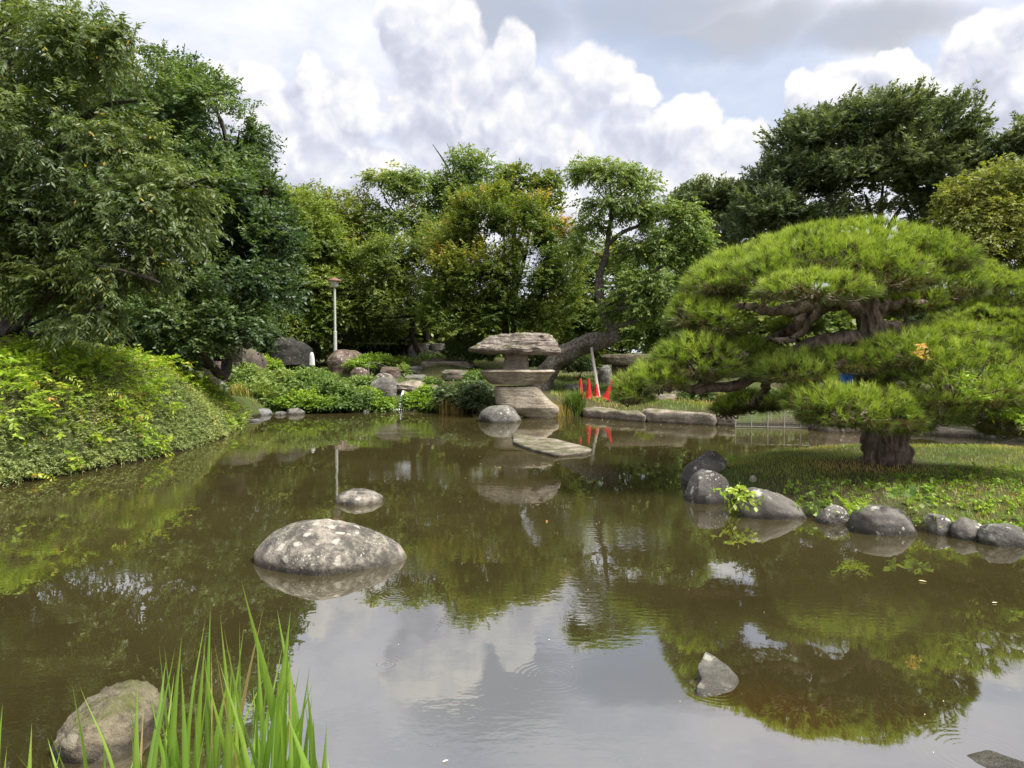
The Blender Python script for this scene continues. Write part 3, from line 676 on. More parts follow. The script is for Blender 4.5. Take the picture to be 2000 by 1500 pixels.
zelk('huge dark domed tree on the skyline right of centre, limbs fanned', (A(1710, 640, 60).x, 60, 1.6), [1712, 560, 60, ][:3] and [(1712, 520, 60), (1640, 400, .3), (1600, 440, .25), (1690, 380, .35), (1725, 360, .35), (1770, 390, .3), (1820, 420, .28), (1850, 450, .2), (1570, 470, .2), (1670, 430, .3)],
    [LB(1600,270,75,45,59,4,560), LB(1700,240,90,42,59,4.5,640), LB(1800,250,85,45,59,4.5,600), LB(1868,312,60,46,60,4,440), LB(1550,350,75,50,59,4,520), LB(1640,340,90,45,58,4,600), LB(1740,320,90,40,58.5,4,480), LB(1830,350,70,40,59,4,400),
     LB(1500,410,65,45,58,4,430), LB(1590,430,70,32,58.5,3.5,330), LB(1870,410,70,42,60,3.5,360), LB(1690,400,50,16,59,2,60), LB(1790,390,40,16,60,2,50), LB(1480,450,60,34,59,3,240), LB(1830,470,60,14,60,2,60), LB(1560,480,70,30,60,3,220)], 21)
zelk('smaller dark rounded tree on the skyline left of the huge domed one', (A(1400, 640, 66).x, 66, 1.6), [(1410, 520, 66), (1370, 430, .25), (1420, 420, .25), (1450, 440, .2)],
    [LB(1385,385,62,26,65,3.5,420), LB(1440,400,55,30,65,3.5,330), LB(1350,400,38,24,65,3,200), LB(1400,440,60,30,65,3,220), LB(1420,490,60,30,66,3,160)], 22)
zelk('dark tree cut off by the right edge above the yellow green one', (A(2060, 640, 55).x, 55, 1.6), [(2060, 500, 55), (2000, 380, .3), (2060, 330, .3), (2110, 380, .3)],
    [LB(2000,275,26,32,54,2,150), LB(2075,250,60,55,54,3.5,380), LB(2000,340,36,32,54,2.5,180), LB(2060,340,80,50,54,4,300), LB(2000,410,60,40,55,3,220)], 23)
b = (A(2010, 640, 26).x, 26, .8)
make_tree('broadleaf_tree', 'yellow green tree at the right edge behind the pines', 'tree', b,
    [([b, A(2000, 540, 26), A(1980, 460, 26), A(1950, 420, 26)], [.2, .15, .1, .04]), ([A(2050, 470, 26), A(1990, 440, 25.5), A(1950, 425, 25)], [.08, .05, .02])],
    [LB(1900,370,50,34,25.5,1.2,360), LB(1970,350,55,34,25.5,1.3,380), LB(1870,430,42,34,25.3,1.1,320), LB(1940,420,60,36,25,1.2,400), LB(2020,400,60,60,25.5,1.5,420), LB(1900,480,55,34,25,1.2,380), LB(1980,480,60,40,25,1.3,400), LB(2060,500,60,60,25.5,1.4,300), LB(1930,530,60,30,25.2,1.2,240), LB(1850,385,22,14,25.4,.6,60)],
    'leaf_yellow', 'bark_dark', dict(L=.55, M=11, ll=.13, lw=.062, droop=.4, ldroop=.4, gap=.35, gsc=1.4, tvar=.8, up=.2), seed=24)
for i, (bx, by, lab) in enumerate([(15.5, 13.0, 'leafy tree on the right bank just outside the view'), (12.5, 3.0, 'leafy tree near the right hand shore outside the view'), (21, 22, 'leafy tree far right outside the view behind the pines')]):
    b = (bx, by, .5)
    make_tree('broadleaf_tree', lab, 'tree', b, [([b, (bx, by, 3), (bx + .2, by, 6)], [.25, .2, .1])],
        [((bx + dx, by + dy, dz), (1.9, 1.8, 1.5), 420) for dx, dy, dz in [(0, 0, 6.2), (-1.6, -.6, 4.8), (1.6, .6, 4.8), (-.2, -1.6, 4.2), (.3, 1.5, 5.0), (-1.4, .8, 3.6)]],
        'leaf_maple', 'bark_dark', dict(L=.7, M=10, ll=.17, lw=.10, gap=.34), seed=70 + i, nsec=3, group='trees beyond the right edge')
# trees that close the view low down behind
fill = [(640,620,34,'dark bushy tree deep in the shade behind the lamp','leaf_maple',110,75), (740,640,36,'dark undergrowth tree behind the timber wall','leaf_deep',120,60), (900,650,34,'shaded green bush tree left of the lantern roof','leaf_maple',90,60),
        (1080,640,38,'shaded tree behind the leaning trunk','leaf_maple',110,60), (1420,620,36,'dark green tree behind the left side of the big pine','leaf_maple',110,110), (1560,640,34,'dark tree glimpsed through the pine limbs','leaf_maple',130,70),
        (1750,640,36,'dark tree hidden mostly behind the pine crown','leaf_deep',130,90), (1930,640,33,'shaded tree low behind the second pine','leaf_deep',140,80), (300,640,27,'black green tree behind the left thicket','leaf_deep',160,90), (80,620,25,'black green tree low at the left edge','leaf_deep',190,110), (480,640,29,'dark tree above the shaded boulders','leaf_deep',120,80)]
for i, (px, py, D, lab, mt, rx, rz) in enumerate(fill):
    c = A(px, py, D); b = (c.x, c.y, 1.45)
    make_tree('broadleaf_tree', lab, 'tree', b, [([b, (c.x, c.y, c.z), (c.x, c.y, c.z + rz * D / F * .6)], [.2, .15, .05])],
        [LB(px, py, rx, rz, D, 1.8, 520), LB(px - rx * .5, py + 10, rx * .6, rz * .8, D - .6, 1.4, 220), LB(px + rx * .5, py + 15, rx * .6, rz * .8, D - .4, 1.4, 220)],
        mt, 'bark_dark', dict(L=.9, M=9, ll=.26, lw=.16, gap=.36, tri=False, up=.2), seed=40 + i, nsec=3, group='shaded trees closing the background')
# far belt of woodland beyond everything
rng = np.random.default_rng(77); lv = LV()
n = 9000; x = rng.uniform(-75, 75, n); z0 = 1.5 + rng.random(n) ** .8 * (4.0 + 2.5 * fbm(np.stack([x, x * 0, x * 0], -1), .12, 3))
P = np.stack([x, 82 + rng.uniform(0, 8, n), z0], -1)
lv.add(*sprays(rng, P, unit(rng.normal(0, 1, (n, 3)) + np.array([0, -.3, .4])), 1.6, 7, .75, .5, .1, tone=.4 + (fbm(P, .2, 2) - .5)))
o = lv.make('far_woods', 'leaf_deep'); tag(o, 'far low belt of dark woodland closing the horizon', 'woods')

TREES = False
# ------------------------------------------------------------------ trained pines
def pad_tufts(rng, px, py, rx, h, D, rd, dens=165, under=.22):
    c = np.array(tuple(A(px, py, D))); k = D / F; r = np.array([rx * k, rd, h * k])
    area = PI * r[0] * r[1] * 1.6 + PI * (r[0] + r[1]) * r[2] * .5
    n = int(area * dens)
    u = unit(rng.normal(0, 1, (n * 2, 3)))
    u[:, 2] = np.where(u[:, 2] < 0, u[:, 2] * under, u[:, 2]); u = u[:n]
    lump = 1 + (fbm(u * r + c, 2.0, 3) - .5) * .50
    P = c + u * r * lump[:, None] * np.array([1, 1, 1.0])
    inner = rng.random(n) < .25; P[inner] = c + (P[inner] - c) * rng.uniform(.6, .95, (inner.sum(), 1))
    nrm = unit(u / r); nrm = unit(nrm + np.array([0, 0, .30]) + rng.normal(0, .26, (n, 3)))
    return P, nrm, u[:, 2]
def needles(rng, P, Nn, K, ln, wd, tone, spread=.95):
    n = len(P); Z = Nn[:, None]
    # needles fan out from the bud in a wide cone
    rnd = rng.normal(0, 1, (n, K, 3)); rnd = rnd - Z * (rnd * Z).sum(-1, keepdims=True)
    ang = np.abs(rng.normal(0, .48, (n, K, 1))) + .12
    d = unit(Z * np.cos(ang * spread) + unit(rnd) * np.sin(ang * spread))
    base = P[:, None] - Z * rng.uniform(0, .07, (n, K, 1)); L = ln * rng.uniform(.7, 1.15, (n, K, 1))
    w = unit(np.cross(d, rng.normal(0, 1, (n, K, 3)))) * wd * .5
    v = np.stack([base - w, base + w, base + d * L + np.array([0, 0, -.010])], 2)
    f = np.arange(n * K * 3).reshape(-1, 3)
    tn = np.clip(tone[:, None] + rng.normal(0, .10, (n, K)), 0, 1)
    tn3 = np.stack([tn - .16, tn - .16, tn + .12], -1)
    return v.reshape(-1, 3), f, tn3.reshape(-1)
def pine(label, base, trunk, limbs, pads, seed, K=30, group=None):
    rng = np.random.default_rng(seed); t = thing('pine_tree', label, 'tree', base, group)
    mb = MB(); P, R = smoothpath(trunk[0], trunk[1], 60); mb.tube(P, R, 72, ridges=.26, rough=.07, seed=seed); mb.make('trunk', 'bark_pine', base, t, smooth=True)
    ends = []
    for pts, rad in limbs:
        m = MB(); P, R = smoothpath(pts, rad, 22)
        for i in range(2, len(P) - 1): P[i] += rng.normal(0, .022, 3)
        m.tube(P, R, 10, rough=.25, seed=seed + len(ends)); m.make('limb', 'bark_pine', base, t, smooth=True); ends.append(P)
    AL = np.vstack(ends + [smoothpath(trunk[0], trunk[1], 20)[0][8:]])
    tw = MB()
    for q in pads:
        px, py, rx, h, D, rd = q[:6]; tb = q[6] if len(q) > 6 else 0
        P, N, uz = pad_tufts(rng, px, py, rx, h, D, rd); lv = LV()
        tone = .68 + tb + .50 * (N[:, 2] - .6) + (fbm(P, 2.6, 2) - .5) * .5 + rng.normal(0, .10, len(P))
        tone = tone - .30 * np.clip((.28 - uz) / .5, 0, 1)  # shade beneath the pads put into the needle tone: lower tufts darker
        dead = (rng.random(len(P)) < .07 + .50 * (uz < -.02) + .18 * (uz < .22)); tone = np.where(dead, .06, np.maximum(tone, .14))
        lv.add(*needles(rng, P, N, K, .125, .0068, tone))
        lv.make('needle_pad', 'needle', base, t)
        # branchlets spreading under each pad
        c = np.array(tuple(A(px, py, D))); j = np.argmin(np.linalg.norm(AL - (c - np.array([0, 0, .1])), axis=1)); s = AL[j]
        hub = c - np.array([0, 0, h * D / F * .10])
        tw.tube(*smoothpath([s, (s + hub) / 2 + np.array([0, 0, -.05]) + rng.normal(0, .03, 3), hub], [.035, .028, .022], 8), sides=6, cap=False)
        for k in range(26):
            e = P[rng.integers(len(P))]; e = c + (e - c) * .92
            a = hub + (e - hub) * rng.uniform(0, .3)
            tw.tube(*smoothpath([a, (a + e) / 2 + np.array([0, 0, -.05]) + rng.normal(0, .035, 3), e], [.016, .011, .004], 6), sides=4, cap=False)
    o = tw.make('branchlets', 'bark_pine', base, t); o['kind'] = 'stuff'
    return t
PB = G(1730, 905, .30)
pine('big trained pine with layered needle domes on the grassy island', tuple(PB),
    ([G(1731, 912, .24), A(1731, 892, PB.y), A(1729, 860, PB.y), A(1722, 800, PB.y), A(1705, 740, PB.y), A(1712, 680, PB.y), A(1700, 625, PB.y), A(1685, 570, PB.y), A(1660, 510, PB.y)],
     [.30, .262, .245, .23, .20, .165, .15, .12, .05]),
    [([A(1712,660,9.3), A(1620,668,9.2), A(1540,695,9.1), A(1480,735,9.0), A(1390,762,8.9), A(1290,752,8.8), A(1240,760,8.7)], [.12,.10,.085,.075,.06,.04,.02]),
     ([A(1690,590,9.3), A(1620,592,9.1), A(1560,602,9.0), A(1500,606,8.9), A(1455,596,8.9)], [.11,.09,.08,.06,.035]),
     ([A(1640,590,9.1), A(1570,625,9.3), A(1520,655,9.5), A(1480,672,9.7)], [.08,.07,.05,.03]),
     ([A(1600,600,9.0), A(1560,655,9.0), A(1530,668,8.9), A(1510,662,8.9)], [.05,.04,.03,.02]),
     ([A(1700,620,9.3), A(1660,600,9.0), A(1600,580,8.7), A(1560,572,8.5)], [.09,.07,.05,.03]),
     ([A(1708,640,9.3), A(1760,640,9.3), A(1820,638,9.4), A(1900,660,9.7)], [.11,.09,.06,.04]),
     ([A(1700,610,9.3), A(1740,600,9.1), A(1780,590,9.0), A(1830,600,9.3)], [.08,.06,.05,.03]),
     ([A(1695,580,9.3), A(1740,560,9.6), A(1790,540,9.8)], [.08,.06,.03]),
     ([A(1690,560,9.3), A(1620,520,9.4), A(1520,520,9.6), A(1440,530,9.8)], [.08,.06,.04,.02]),
     ([A(1712,690,9.3), A(1620,720,8.8), A(1560,735,8.5)], [.08,.05,.03]),
     ([A(1708,730,9.3), A(1760,700,8.9), A(1830,740,8.5), A(1900,790,8.4)], [.09,.07,.05,.03]),
     ([A(1500,735,9.0), A(1495,760,9.5), A(1475,785,9.8)], [.045,.035,.02]), ([A(1350,760,8.8), A(1400,735,8.8), A(1440,700,8.8), A(1460,692,8.8)], [.03,.04,.045,.02])],
    [(1620,500,170,60,10.3,1.2), (1605,528,150,66,9.3,.75), (1490,560,88,56,9.1,.6), (1588,572,120,46,8.2,.5,.10), (1725,552,82,66,8.9,.7), (1790,520,82,62,9.9,.9), (1835,570,62,60,9.6,.8,-.05), (1440,530,75,42,9.9,.7),
     (1385,590,48,32,9.8,.55), (1400,640,60,58,9.2,.6), (1360,610,34,36,9.6,.4), (1360,722,88,70,8.9,.65), (1348,628,46,52,9.3,.5), (1395,565,62,52,9.4,.6), (1255,752,40,34,8.8,.32), (1325,700,45,30,9.2,.45), (1285,722,40,26,9.1,.35), (1225,752,26,22,8.8,.25), (1290,750,55,40,8.8,.45), (1235,775,36,34,8.7,.32), (1450,705,62,42,9.8,.6,-.12), (1400,690,50,30,9.5,.5),
     (1610,715,128,34,8.8,.6,-.10), (1545,735,70,36,8.5,.5), (1775,705,85,55,8.6,.7), (1670,815,118,64,7.9,.55), (1600,790,70,46,8.1,.5), (1745,830,60,42,8.0,.45,.03), (1865,775,130,108,8.3,.9), (1930,810,80,62,8.3,.6), (1800,805,70,40,8.1,.5), (1840,660,90,30,9.2,.7),
     (1460,790,58,28,10.2,.6,-.22), (1420,800,30,22,10.0,.35), (1555,640,45,24,9.8,.5,.05), (1770,600,60,34,9.4,.6,-.08), (1990,840,60,40,8.2,.5)], 31)
PB2 = (A(2070, 800, 12.5).x, 12.5, .35)
# second pine stands on the far bank of the right arm of the pond
PB2 = (A(2080, 760, 16.5).x, 16.5, .5)
pine('second pine at the right edge, paler domes beyond the island', PB2,
    ([PB2, A(2075, 760, 16.5), A(2050, 690, 16.5), A(2030, 610, 16.5), A(2010, 560, 16.5)], [.25, .22, .19, .14, .05]),
    [([A(2060, 730, 16.5), A(2000, 735, 16.2), A(1965, 705, 16.0), A(1930, 690, 15.8)], [.13, .11, .09, .05]), ([A(2040, 620, 16.5), A(1960, 600, 16.3), A(1900, 580, 16.2)], [.10, .07, .03])],
    [(1905,562,54,52,15.6,.9,.2), (1965,600,75,62,15.6,1.1), (1890,620,60,40,16,1.0,-.05), (1925,690,118,92,15.0,1.5,.05), (2010,690,90,70,15.2,1.4), (2010,580,70,50,16.2,1.1)], 33, K=30)

# ------------------------------------------------------------------ stones
def stone(name, label, cat, lv, D, depth, mat, n=64, pw=2.6, rough=.10, seed=0, fine=.02, parent=None, base=None, group=None, strata=0, ytaper=.5, sub=5, lean=0, ledge=0, lw=.05):
    """loft: lv = list of (py, xl, xr) from the top down, read at distance D; depth = full thickness in metres"""
    k = D / F; rings = []
    L_ = [(A((l + r) / 2, y, D), (r - l) / 2 * k) for y, l, r in lv]
    zs = [c.z for c, _ in L_]; xs = [c.x for c, _ in L_]; hw = [h for _, h in L_]
    wmax = max(hw)
    m = len(zs); tt = np.linspace(0, m - 1, (m - 1) * sub + 1)
    zi = np.interp(tt, range(m), zs); xi = np.interp(tt, range(m), xs); wi = np.interp(tt, range(m), hw)
    a = np.linspace(0, 2 * PI, n, endpoint=False)
    ca, sa = np.cos(a), np.sin(a); e = 2 / pw
    cx = np.sign(ca) * np.abs(ca) ** e; sy = np.sign(sa) * np.abs(sa) ** e
    V_ = []; cy = D + depth / 2
    for z, x, w_ in zip(zi, xi, wi):
        dy = depth / 2 * ((1 - ytaper) + ytaper * w_ / wmax)
        V_.append(np.stack([x + cx * w_, cy + sy * dy + lean * (z - zi[-1]), np.full(n, z)], 1))
    top = V_[0]; ct = top.mean(0)
    caps = [ct + (top - ct) * s + np.array([0, 0, .012 * (1 - s)]) for s in (.25, .5, .75, .92)]
    rows = caps + V_
    V_ = np.vstack(rows); nr = len(rows)
    # irregular surface: broad lumps, then finer chips, moved away from the axis
    ax_ = np.array([xi.mean(), cy, zi.mean()]); dr = V_ - ax_; dr = unit(dr)
    size = max(wmax, abs(zs[0] - zs[-1]) / 2)
    lump = (fbm(V_ + seed * 5.1, .9 / size, 3) - .5) * rough * 2.4 * size
    fi = (fbm(V_ + seed * 2.3, 5 / size, 4) - .5) * fine * 3 * size
    if strata: fi = fi + (vn(np.stack([V_[:, 0] * .3, V_[:, 1] * .3, V_[:, 2] * strata], -1) + seed, 1.0) - .5) * .06 * np.minimum(size, .5)
    V_ = V_ + dr * (lump + fi)[:, None]
    if ledge:
        rl_ = np.random.default_rng(seed + 77); tab = rl_.uniform(-1, 1, 64)
        zz = V_[:, 2] + (fbm(V_ + seed, 1.1, 2) - .5) * .10 + V_[:, 0] * .03; ly = np.floor(zz / lw).astype(int) % 64; fr = zz / lw - np.floor(zz / lw)
        o_ = tab[ly] * ledge - ledge * .9 * (fr < .16); inr = np.linspace(0, 1, len(V_)) > (4 * n - 1) / len(V_)
        hd = dr * np.array([1, 1, 0]); V_ = V_ + unit(hd) * (o_ * inr)[:, None]
    V_ = facet(V_, np.random.default_rng(seed + 5), ax_, (6 if pw < 3.4 and ytaper > 0 else 0) if parent is None else 0)
    ctr = np.vstack([V_, V_[:n].mean(0)])
    idx = np.arange(nr * n).reshape(nr, n); nx = np.roll(idx, -1, 1)
    f4 = np.stack([idx[:-1], idx[1:], nx[1:], nx[:-1]], -1).reshape(-1, 4)
    f3 = np.stack([idx[0], nx[0], np.full(n, nr * n)], -1)
    loc = (xs[-1], cy, zs[-1]) if base is None else base
    me_o = place(name, ctr, [f4, f3], mat, loc, parent, smooth=True)
    if parent is None: tag(me_o, label, cat, group)
    return me_o
def facet(Vv, rng, c, K):
    for _ in range(K):
        n_ = unit(rng.normal(0, 1, 3) * np.array([1, 1, .8]) + np.array([0, -.1, .45])); d_ = (Vv - c) @ n_
        lim = d_.max() * rng.uniform(.80, .93); Vv = Vv - np.maximum(0, d_ - lim)[:, None] * n_ * .9
    return Vv
def dome(name, label, px, pyw, wpx, h, mat, depth=None, seed=0, pw=2.3, skew=0, prof=1.0, group=None, sink=.12, cat='rock', rough=.09, z0=0.0, tilt=0, facets=8, fine=.04):
    """rounded boulder: waterline or ground centre at pixel (px, pyw) on height z0; width in pixels, height in metres"""
    c = G(px, pyw, z0); w_ = wpx * c.y / F / 2; d_ = (depth or w_ * 1.5) / 2
    rng = np.random.default_rng(seed + 100); nu, nv = 56, 26
    a = np.linspace(0, 2 * PI, nu, endpoint=False); rows = []
    for j in range(nv):
        ph = j / (nv - 1); th = ph * PI * .62
        r = math.sin(min(th, PI / 2)) ** prof if th < PI / 2 else 1 + .02 * (th - PI / 2)
        z = h * math.cos(th) if th < PI / 2 else -sink * (th - PI / 2) / (PI * .12)
        e = 2 / pw; ca, sa = np.cos(a), np.sin(a)
        X_ = np.sign(ca) * np.abs(ca) ** e * r * w_ + skew * z; Y_ = np.sign(sa) * np.abs(sa) ** e * r * d_
        rows.append(np.stack([X_, Y_ + d_, np.full(nu, z) + tilt * X_], 1))
    Vv = np.vstack(rows)
    q = Vv + np.array([seed * 3.7, seed, 0])
    dr = unit(Vv - np.array([0, d_, -.2 * h])); s = min(w_, h * 1.6 + .05)
    Vv = Vv + dr * (((fbm(q, .9 / s, 3) - .5) * rough * 2.6 + (np.abs(fbm(q, 2.6 / s, 2) - .5)) * rough * -1.1 + (fbm(q, 7 / s, 3) - .5) * .05) * s)[:, None]
    Vv = facet(Vv, rng, np.array([0, d_, 0]), facets)
    Vv = Vv + dr * ((fbm(q, 12 / s, 3) - .5) * fine * s)[:, None]
    Vv = np.vstack([Vv, Vv[:nu].mean(0)])
    idx = np.arange(nv * nu).reshape(nv, nu); nx = np.roll(idx, -1, 1)
    f4 = np.stack([idx[:-1], idx[1:], nx[1:], nx[:-1]], -1).reshape(-1, 4); f3 = np.stack([idx[0], nx[0], np.full(nu, nv * nu)], -1)
    o = link(name, meshnp(name, Vv, [f4, f3], smooth=True), mat); o.location = (c.x, c.y, z0)
    return tag(o, label, cat, group)

# stones in the pond
dome('boulder', 'largest pale boulder with lichen blotches in the middle of the pond', 620, 1124, 322, .33, 'rock_pale', depth=.95, seed=3, pw=1.75, prof=1.35, rough=.06, facets=2, skew=-.25, fine=.02)
dome('boulder', 'small pale boulder in the pond beyond the largest one', 691, 988, 104, .155, 'rock_pale', depth=.55, seed=4, pw=1.8, prof=1.3, rough=.05, facets=2)
dome('boulder', 'mossy tan boulder behind the reeds in the bottom left corner', 146, 1498, 205, .16, 'rock_tan', depth=.62, seed=6, pw=2.6, prof=.66, rough=.16, tilt=.05, facets=9, fine=.16)
dome('boulder', 'round grey boulder in the water in front of the lantern', 976, 826, 90, .42, 'rock_grey', depth=1.1, seed=8, pw=2.1, prof=.8, rough=.06)
stone('floating_slab', 'flat pointed slab lying low in the water in front of the lantern', 'rock', [(862,1006,1100),(872,1010,1130),(884,1024,1150),(896,1040,1140)], 13.4, .1, 'sandstone', seed=10) if False else None
def plate(name, label, cat, poly, z0, z1, mat, rough=.02, seed=0, parent=None, base=None, bev=.03, tilt=(0, 0), strata=1):
    """flat stone: plan outline poly [(x,y)], from z0 up to z1, rounded rim"""
    P = np.array(poly, float); n0 = len(P); Q = []
    for i in range(n0):
        a, b_ = P[i], P[(i + 1) % n0]
        for t in np.linspace(0, 1, 9)[:-1]: Q.append(a * (1 - t) + b_ * t)
    Q = np.array(Q); Q = (Q + np.roll(Q, 1, 0) + np.roll(Q, -1, 0)) / 3; n = len(Q); c = Q.mean(0)
    h = z1 - z0; rows = []
    for s, z in [(.15, z1), (.4, z1), (.65, z1), (.85, z1), (.95, z1 - .02 * h), (1.0, z1 - .12 * h), (1.015, z1 - .3 * h), (1.0, z1 - .5 * h), (1.01, z1 - .7 * h), (.98, z1 - .88 * h), (.93, z0)]:
        q = c + (Q - c) * s; rows.append(np.column_stack([q, np.full(n, z)]))
    Vv = np.vstack(rows); nr = len(rows)
    off = (fbm(Vv + seed * 4.4, 3.0, 3) - .5) * rough * 2.5
    Vv[:, 2] += off + (Vv[:, 0] - c[0]) * tilt[0] + (Vv[:, 1] - c[1]) * tilt[1]
    side = (fbm(Vv + seed + 3, 5.0, 3) - .5) * rough * 2.5; dd = np.column_stack([unit(Vv[:, :2] - c), np.zeros(len(Vv))]); Vv = Vv + dd * side[:, None]
    Vv = np.vstack([Vv, [c[0], c[1], z1 + off[:n].mean()]]); Vv = np.vstack([Vv, [c[0], c[1], z0]])
    idx = np.arange(nr * n).reshape(nr, n); nx = np.roll(idx, -1, 1)
    f4 = np.stack([idx[:-1], idx[1:], nx[1:], nx[:-1]], -1).reshape(-1, 4)
    f3 = np.vstack([np.stack([idx[0], nx[0], np.full(n, nr * n)], -1), np.stack([nx[-1], idx[-1], np.full(n, nr * n + 1)], -1)])
    # keep the outline counter-clockwise so the faces look outwards
    if (Q[:, 0] * np.roll(Q[:, 1], -1) - np.roll(Q[:, 0], -1) * Q[:, 1]).sum() < 0: f4 = f4[:, ::-1]; f3 = f3[:, ::-1]
    loc = (c[0], c[1], z0) if base is None else base
    o = place(name, Vv, [f4, f3], mat, loc, parent, smooth=True)
    if parent is None: tag(o, label, cat)
    return o
plate('broken_stone', 'small jagged stone poking out of the water at lower right', 'rock', [gp(1398, 1386), gp(1446, 1330), gp(1424, 1316), gp(1400, 1306), gp(1378, 1300), gp(1364, 1322), gp(1372, 1336), gp(1356, 1352)], -.09, .045, 'rock_grey', rough=.022, seed=9, tilt=(-.10, .28))
plate('flat_stone', 'flat pointed slab lying low in the water in front of the lantern', 'rock', [gp(1003, 868), gp(1040, 882), gp(1085, 893), gp(1145, 888), gp(1156, 882), gp(1100, 866), gp(1040, 856), gp(1000, 850)], -.06, .062, 'kerbstone', rough=.02, seed=3)
plate('flat_stone', 'long grey slab just breaking the surface in the bottom right corner', 'rock', [gp(1880, 1474), gp(1900, 1488), gp(2050, 1560), gp(2100, 1540), gp(2040, 1504), gp(1930, 1464)], -.05, .008, 'rock_grey', rough=.012, seed=5)

# stones round the island
dome('boulder', 'tall pointed dark stone at the back left corner of the island', 1386, 950, 96, .44, 'rock_island', depth=.6, seed=35, pw=2.2, prof=.85, skew=.16, rough=.10, facets=14, fine=.07)
dome('boulder', 'rounded dark stone with white lichen at the left tip of the island', 1392, 985, 98, .33, 'rock_island', depth=.5, seed=22, pw=2.7, prof=.6, rough=.12, facets=14, fine=.07)
dome('boulder', 'long dark stone sloping down to the right on the island edge', 1530, 1016, 156, .27, 'rock_lichen', depth=.42, seed=23, pw=2.4, prof=.8, skew=-.55, rough=.13, tilt=-.20, facets=14, fine=.07)
dome('boulder', 'small half buried stone between two larger ones on the island edge', 1640, 1026, 66, .17, 'rock_island', depth=.3, seed=24, rough=.08)
dome('boulder', 'broad stone with a large pale lichen patch on the island edge', 1742, 1046, 150, .24, 'rock_lichen', depth=.45, seed=25, pw=3.0, prof=.5, rough=.14, tilt=-.06, facets=16, fine=.08)
dome('boulder', 'small dark stone right of the lichen patched one', 1850, 1046, 60, .19, 'rock_island', depth=.3, seed=26, pw=2.6, prof=.7, rough=.13, facets=14, fine=.07)
dome('boulder', 'blunt dark stone third from the right edge along the island', 1908, 1056, 66, .17, 'rock_island', depth=.3, seed=27, pw=2.6, prof=.6, rough=.13, facets=14, fine=.07)
dome('boulder', 'wide grey stone cut by the right edge of the view', 1988, 1070, 96, .19, 'rock_grey', depth=.36, seed=28, pw=2.6, prof=.6, tilt=-.1, rough=.13, facets=14, fine=.07)
dome('stone', 'little pale stone lying in the island grass', 1474, 938, 14, .06, 'rock_pale', depth=.1, seed=29, z0=.22)
dome('stone', 'pale rounded stone at the water on the back of the island', 1588, 888, 18, .12, 'rock_pale', depth=.16, seed=30, z0=.05)

# right bank edge stones
def kerb(label, pxs, seed, top=.28, mat='kerbstone', dep=.8):
    poly = [gp(*p) for p in pxs]; back = [(x, y + dep) for x, y in poly[::-1]]
    return plate('edge_stone', label, 'rock', poly + back, -.2, top, mat, rough=.05, seed=seed)
kerb('pale layered edge stone right of the dark grass tuft', [(1142, 815), (1190, 819), (1262, 826)], 1, .22)
kerb('mossy layered edge stone in the middle of the right bank', [(1262, 825), (1340, 829), (1400, 832)], 2, .28)
kerb('squared edge stone beside the wire screen', [(1400, 831), (1440, 833)], 3, .22)
stone('ledge_stone', 'low long slab on the lawn behind the pine branch tip', 'rock', [(772,1245,1325),(778,1238,1330),(787,1242,1328)], 20.8, .8, 'kerbstone', seed=4, rough=.06, strata=20)
stone('ledge_stone', 'brown stone ledge on the lawn below the pine branch', 'rock', [(752,1262,1340),(760,1256,1352),(775,1258,1350)], 23.0, .9, 'sandstone_dark', seed=5, rough=.06, strata=20)
stone('ledge_stone', 'small grey ledge on the lawn behind the cones', 'rock', [(752,1108,1146),(758,1102,1150),(768,1106,1148)], 23.6, .6, 'rock_grey', seed=6, rough=.07, strata=20)
stone('ledge_stone', 'pale flat block behind the wire screen', 'rock', [(790,1512,1548),(794,1508,1552),(806,1508,1550)], 20.4, .6, 'rock_pale', seed=7, rough=.05)
dome('boulder', 'reddish rough boulder beside the wire screen', 1655, 846, 88, .62, 'rock_brown', depth=1.3, seed=41, pw=2.8, prof=.6)
kerb('thin pale edge stone right of the pine trunk', [(1830, 850), (1900, 853), (1950, 856)], 8, .14)
kerb('low grey edge slab behind the pine trunk', [(1700, 845), (1770, 847), (1828, 850)], 9, .12)
dome('boulder', 'wedge shaped grey boulder at the right edge of the far bank', 1995, 862, 90, .34, 'rock_grey', depth=1.0, seed=42, prof=.9)
dome('boulder', 'tail stone of the far bank beyond the right edge', 2110, 868, 100, .3, 'rock_grey', depth=1.0, seed=43)

# left bank stones
dome('boulder', 'blue grey upright boulder between the mound and the shrubs', 434, 786, 44, .62, 'rock_slate', depth=.7, seed=51, prof=.9, z0=.28, pw=2.6, skew=-.12, cat='rock')
dome('stone', 'small light grey stone left of the blue grey boulder', 408, 778, 22, .26, 'rock_slate', depth=.4, seed=52, z0=.45)
dome('stone', 'flat wet stone at the tip of the mound', 500, 812, 48, .18, 'rock_slate', depth=.7, seed=53, z0=.0, prof=.6)
dome('stone', 'low pale stone lying in the water off the mound tip', 492, 824, 34, .06, 'rock_slate', depth=.3, seed=54)
dome('stone', 'low dark waterside stone under the shrubs', 570, 810, 44, .17, 'rock_grey', depth=.5, seed=55)
dome('stone', 'dark stone beside the grass tuft on the left bank', 543, 811, 26, .10, 'rock_grey', depth=.4, seed=56)
dome('stone', 'round cream stone in the shallows left of the little waterfall', 714, 805, 14, .11, 'white_stone', depth=.2, seed=57)
dome('stone', 'tiny cream stone right of the round one in the shallows', 732, 805, 8, .06, 'white_stone', depth=.1, seed=58)
dome('stone', 'flat cream pebble nearest the little waterfall', 748, 803, 9, .04, 'white_stone', depth=.1, seed=59)
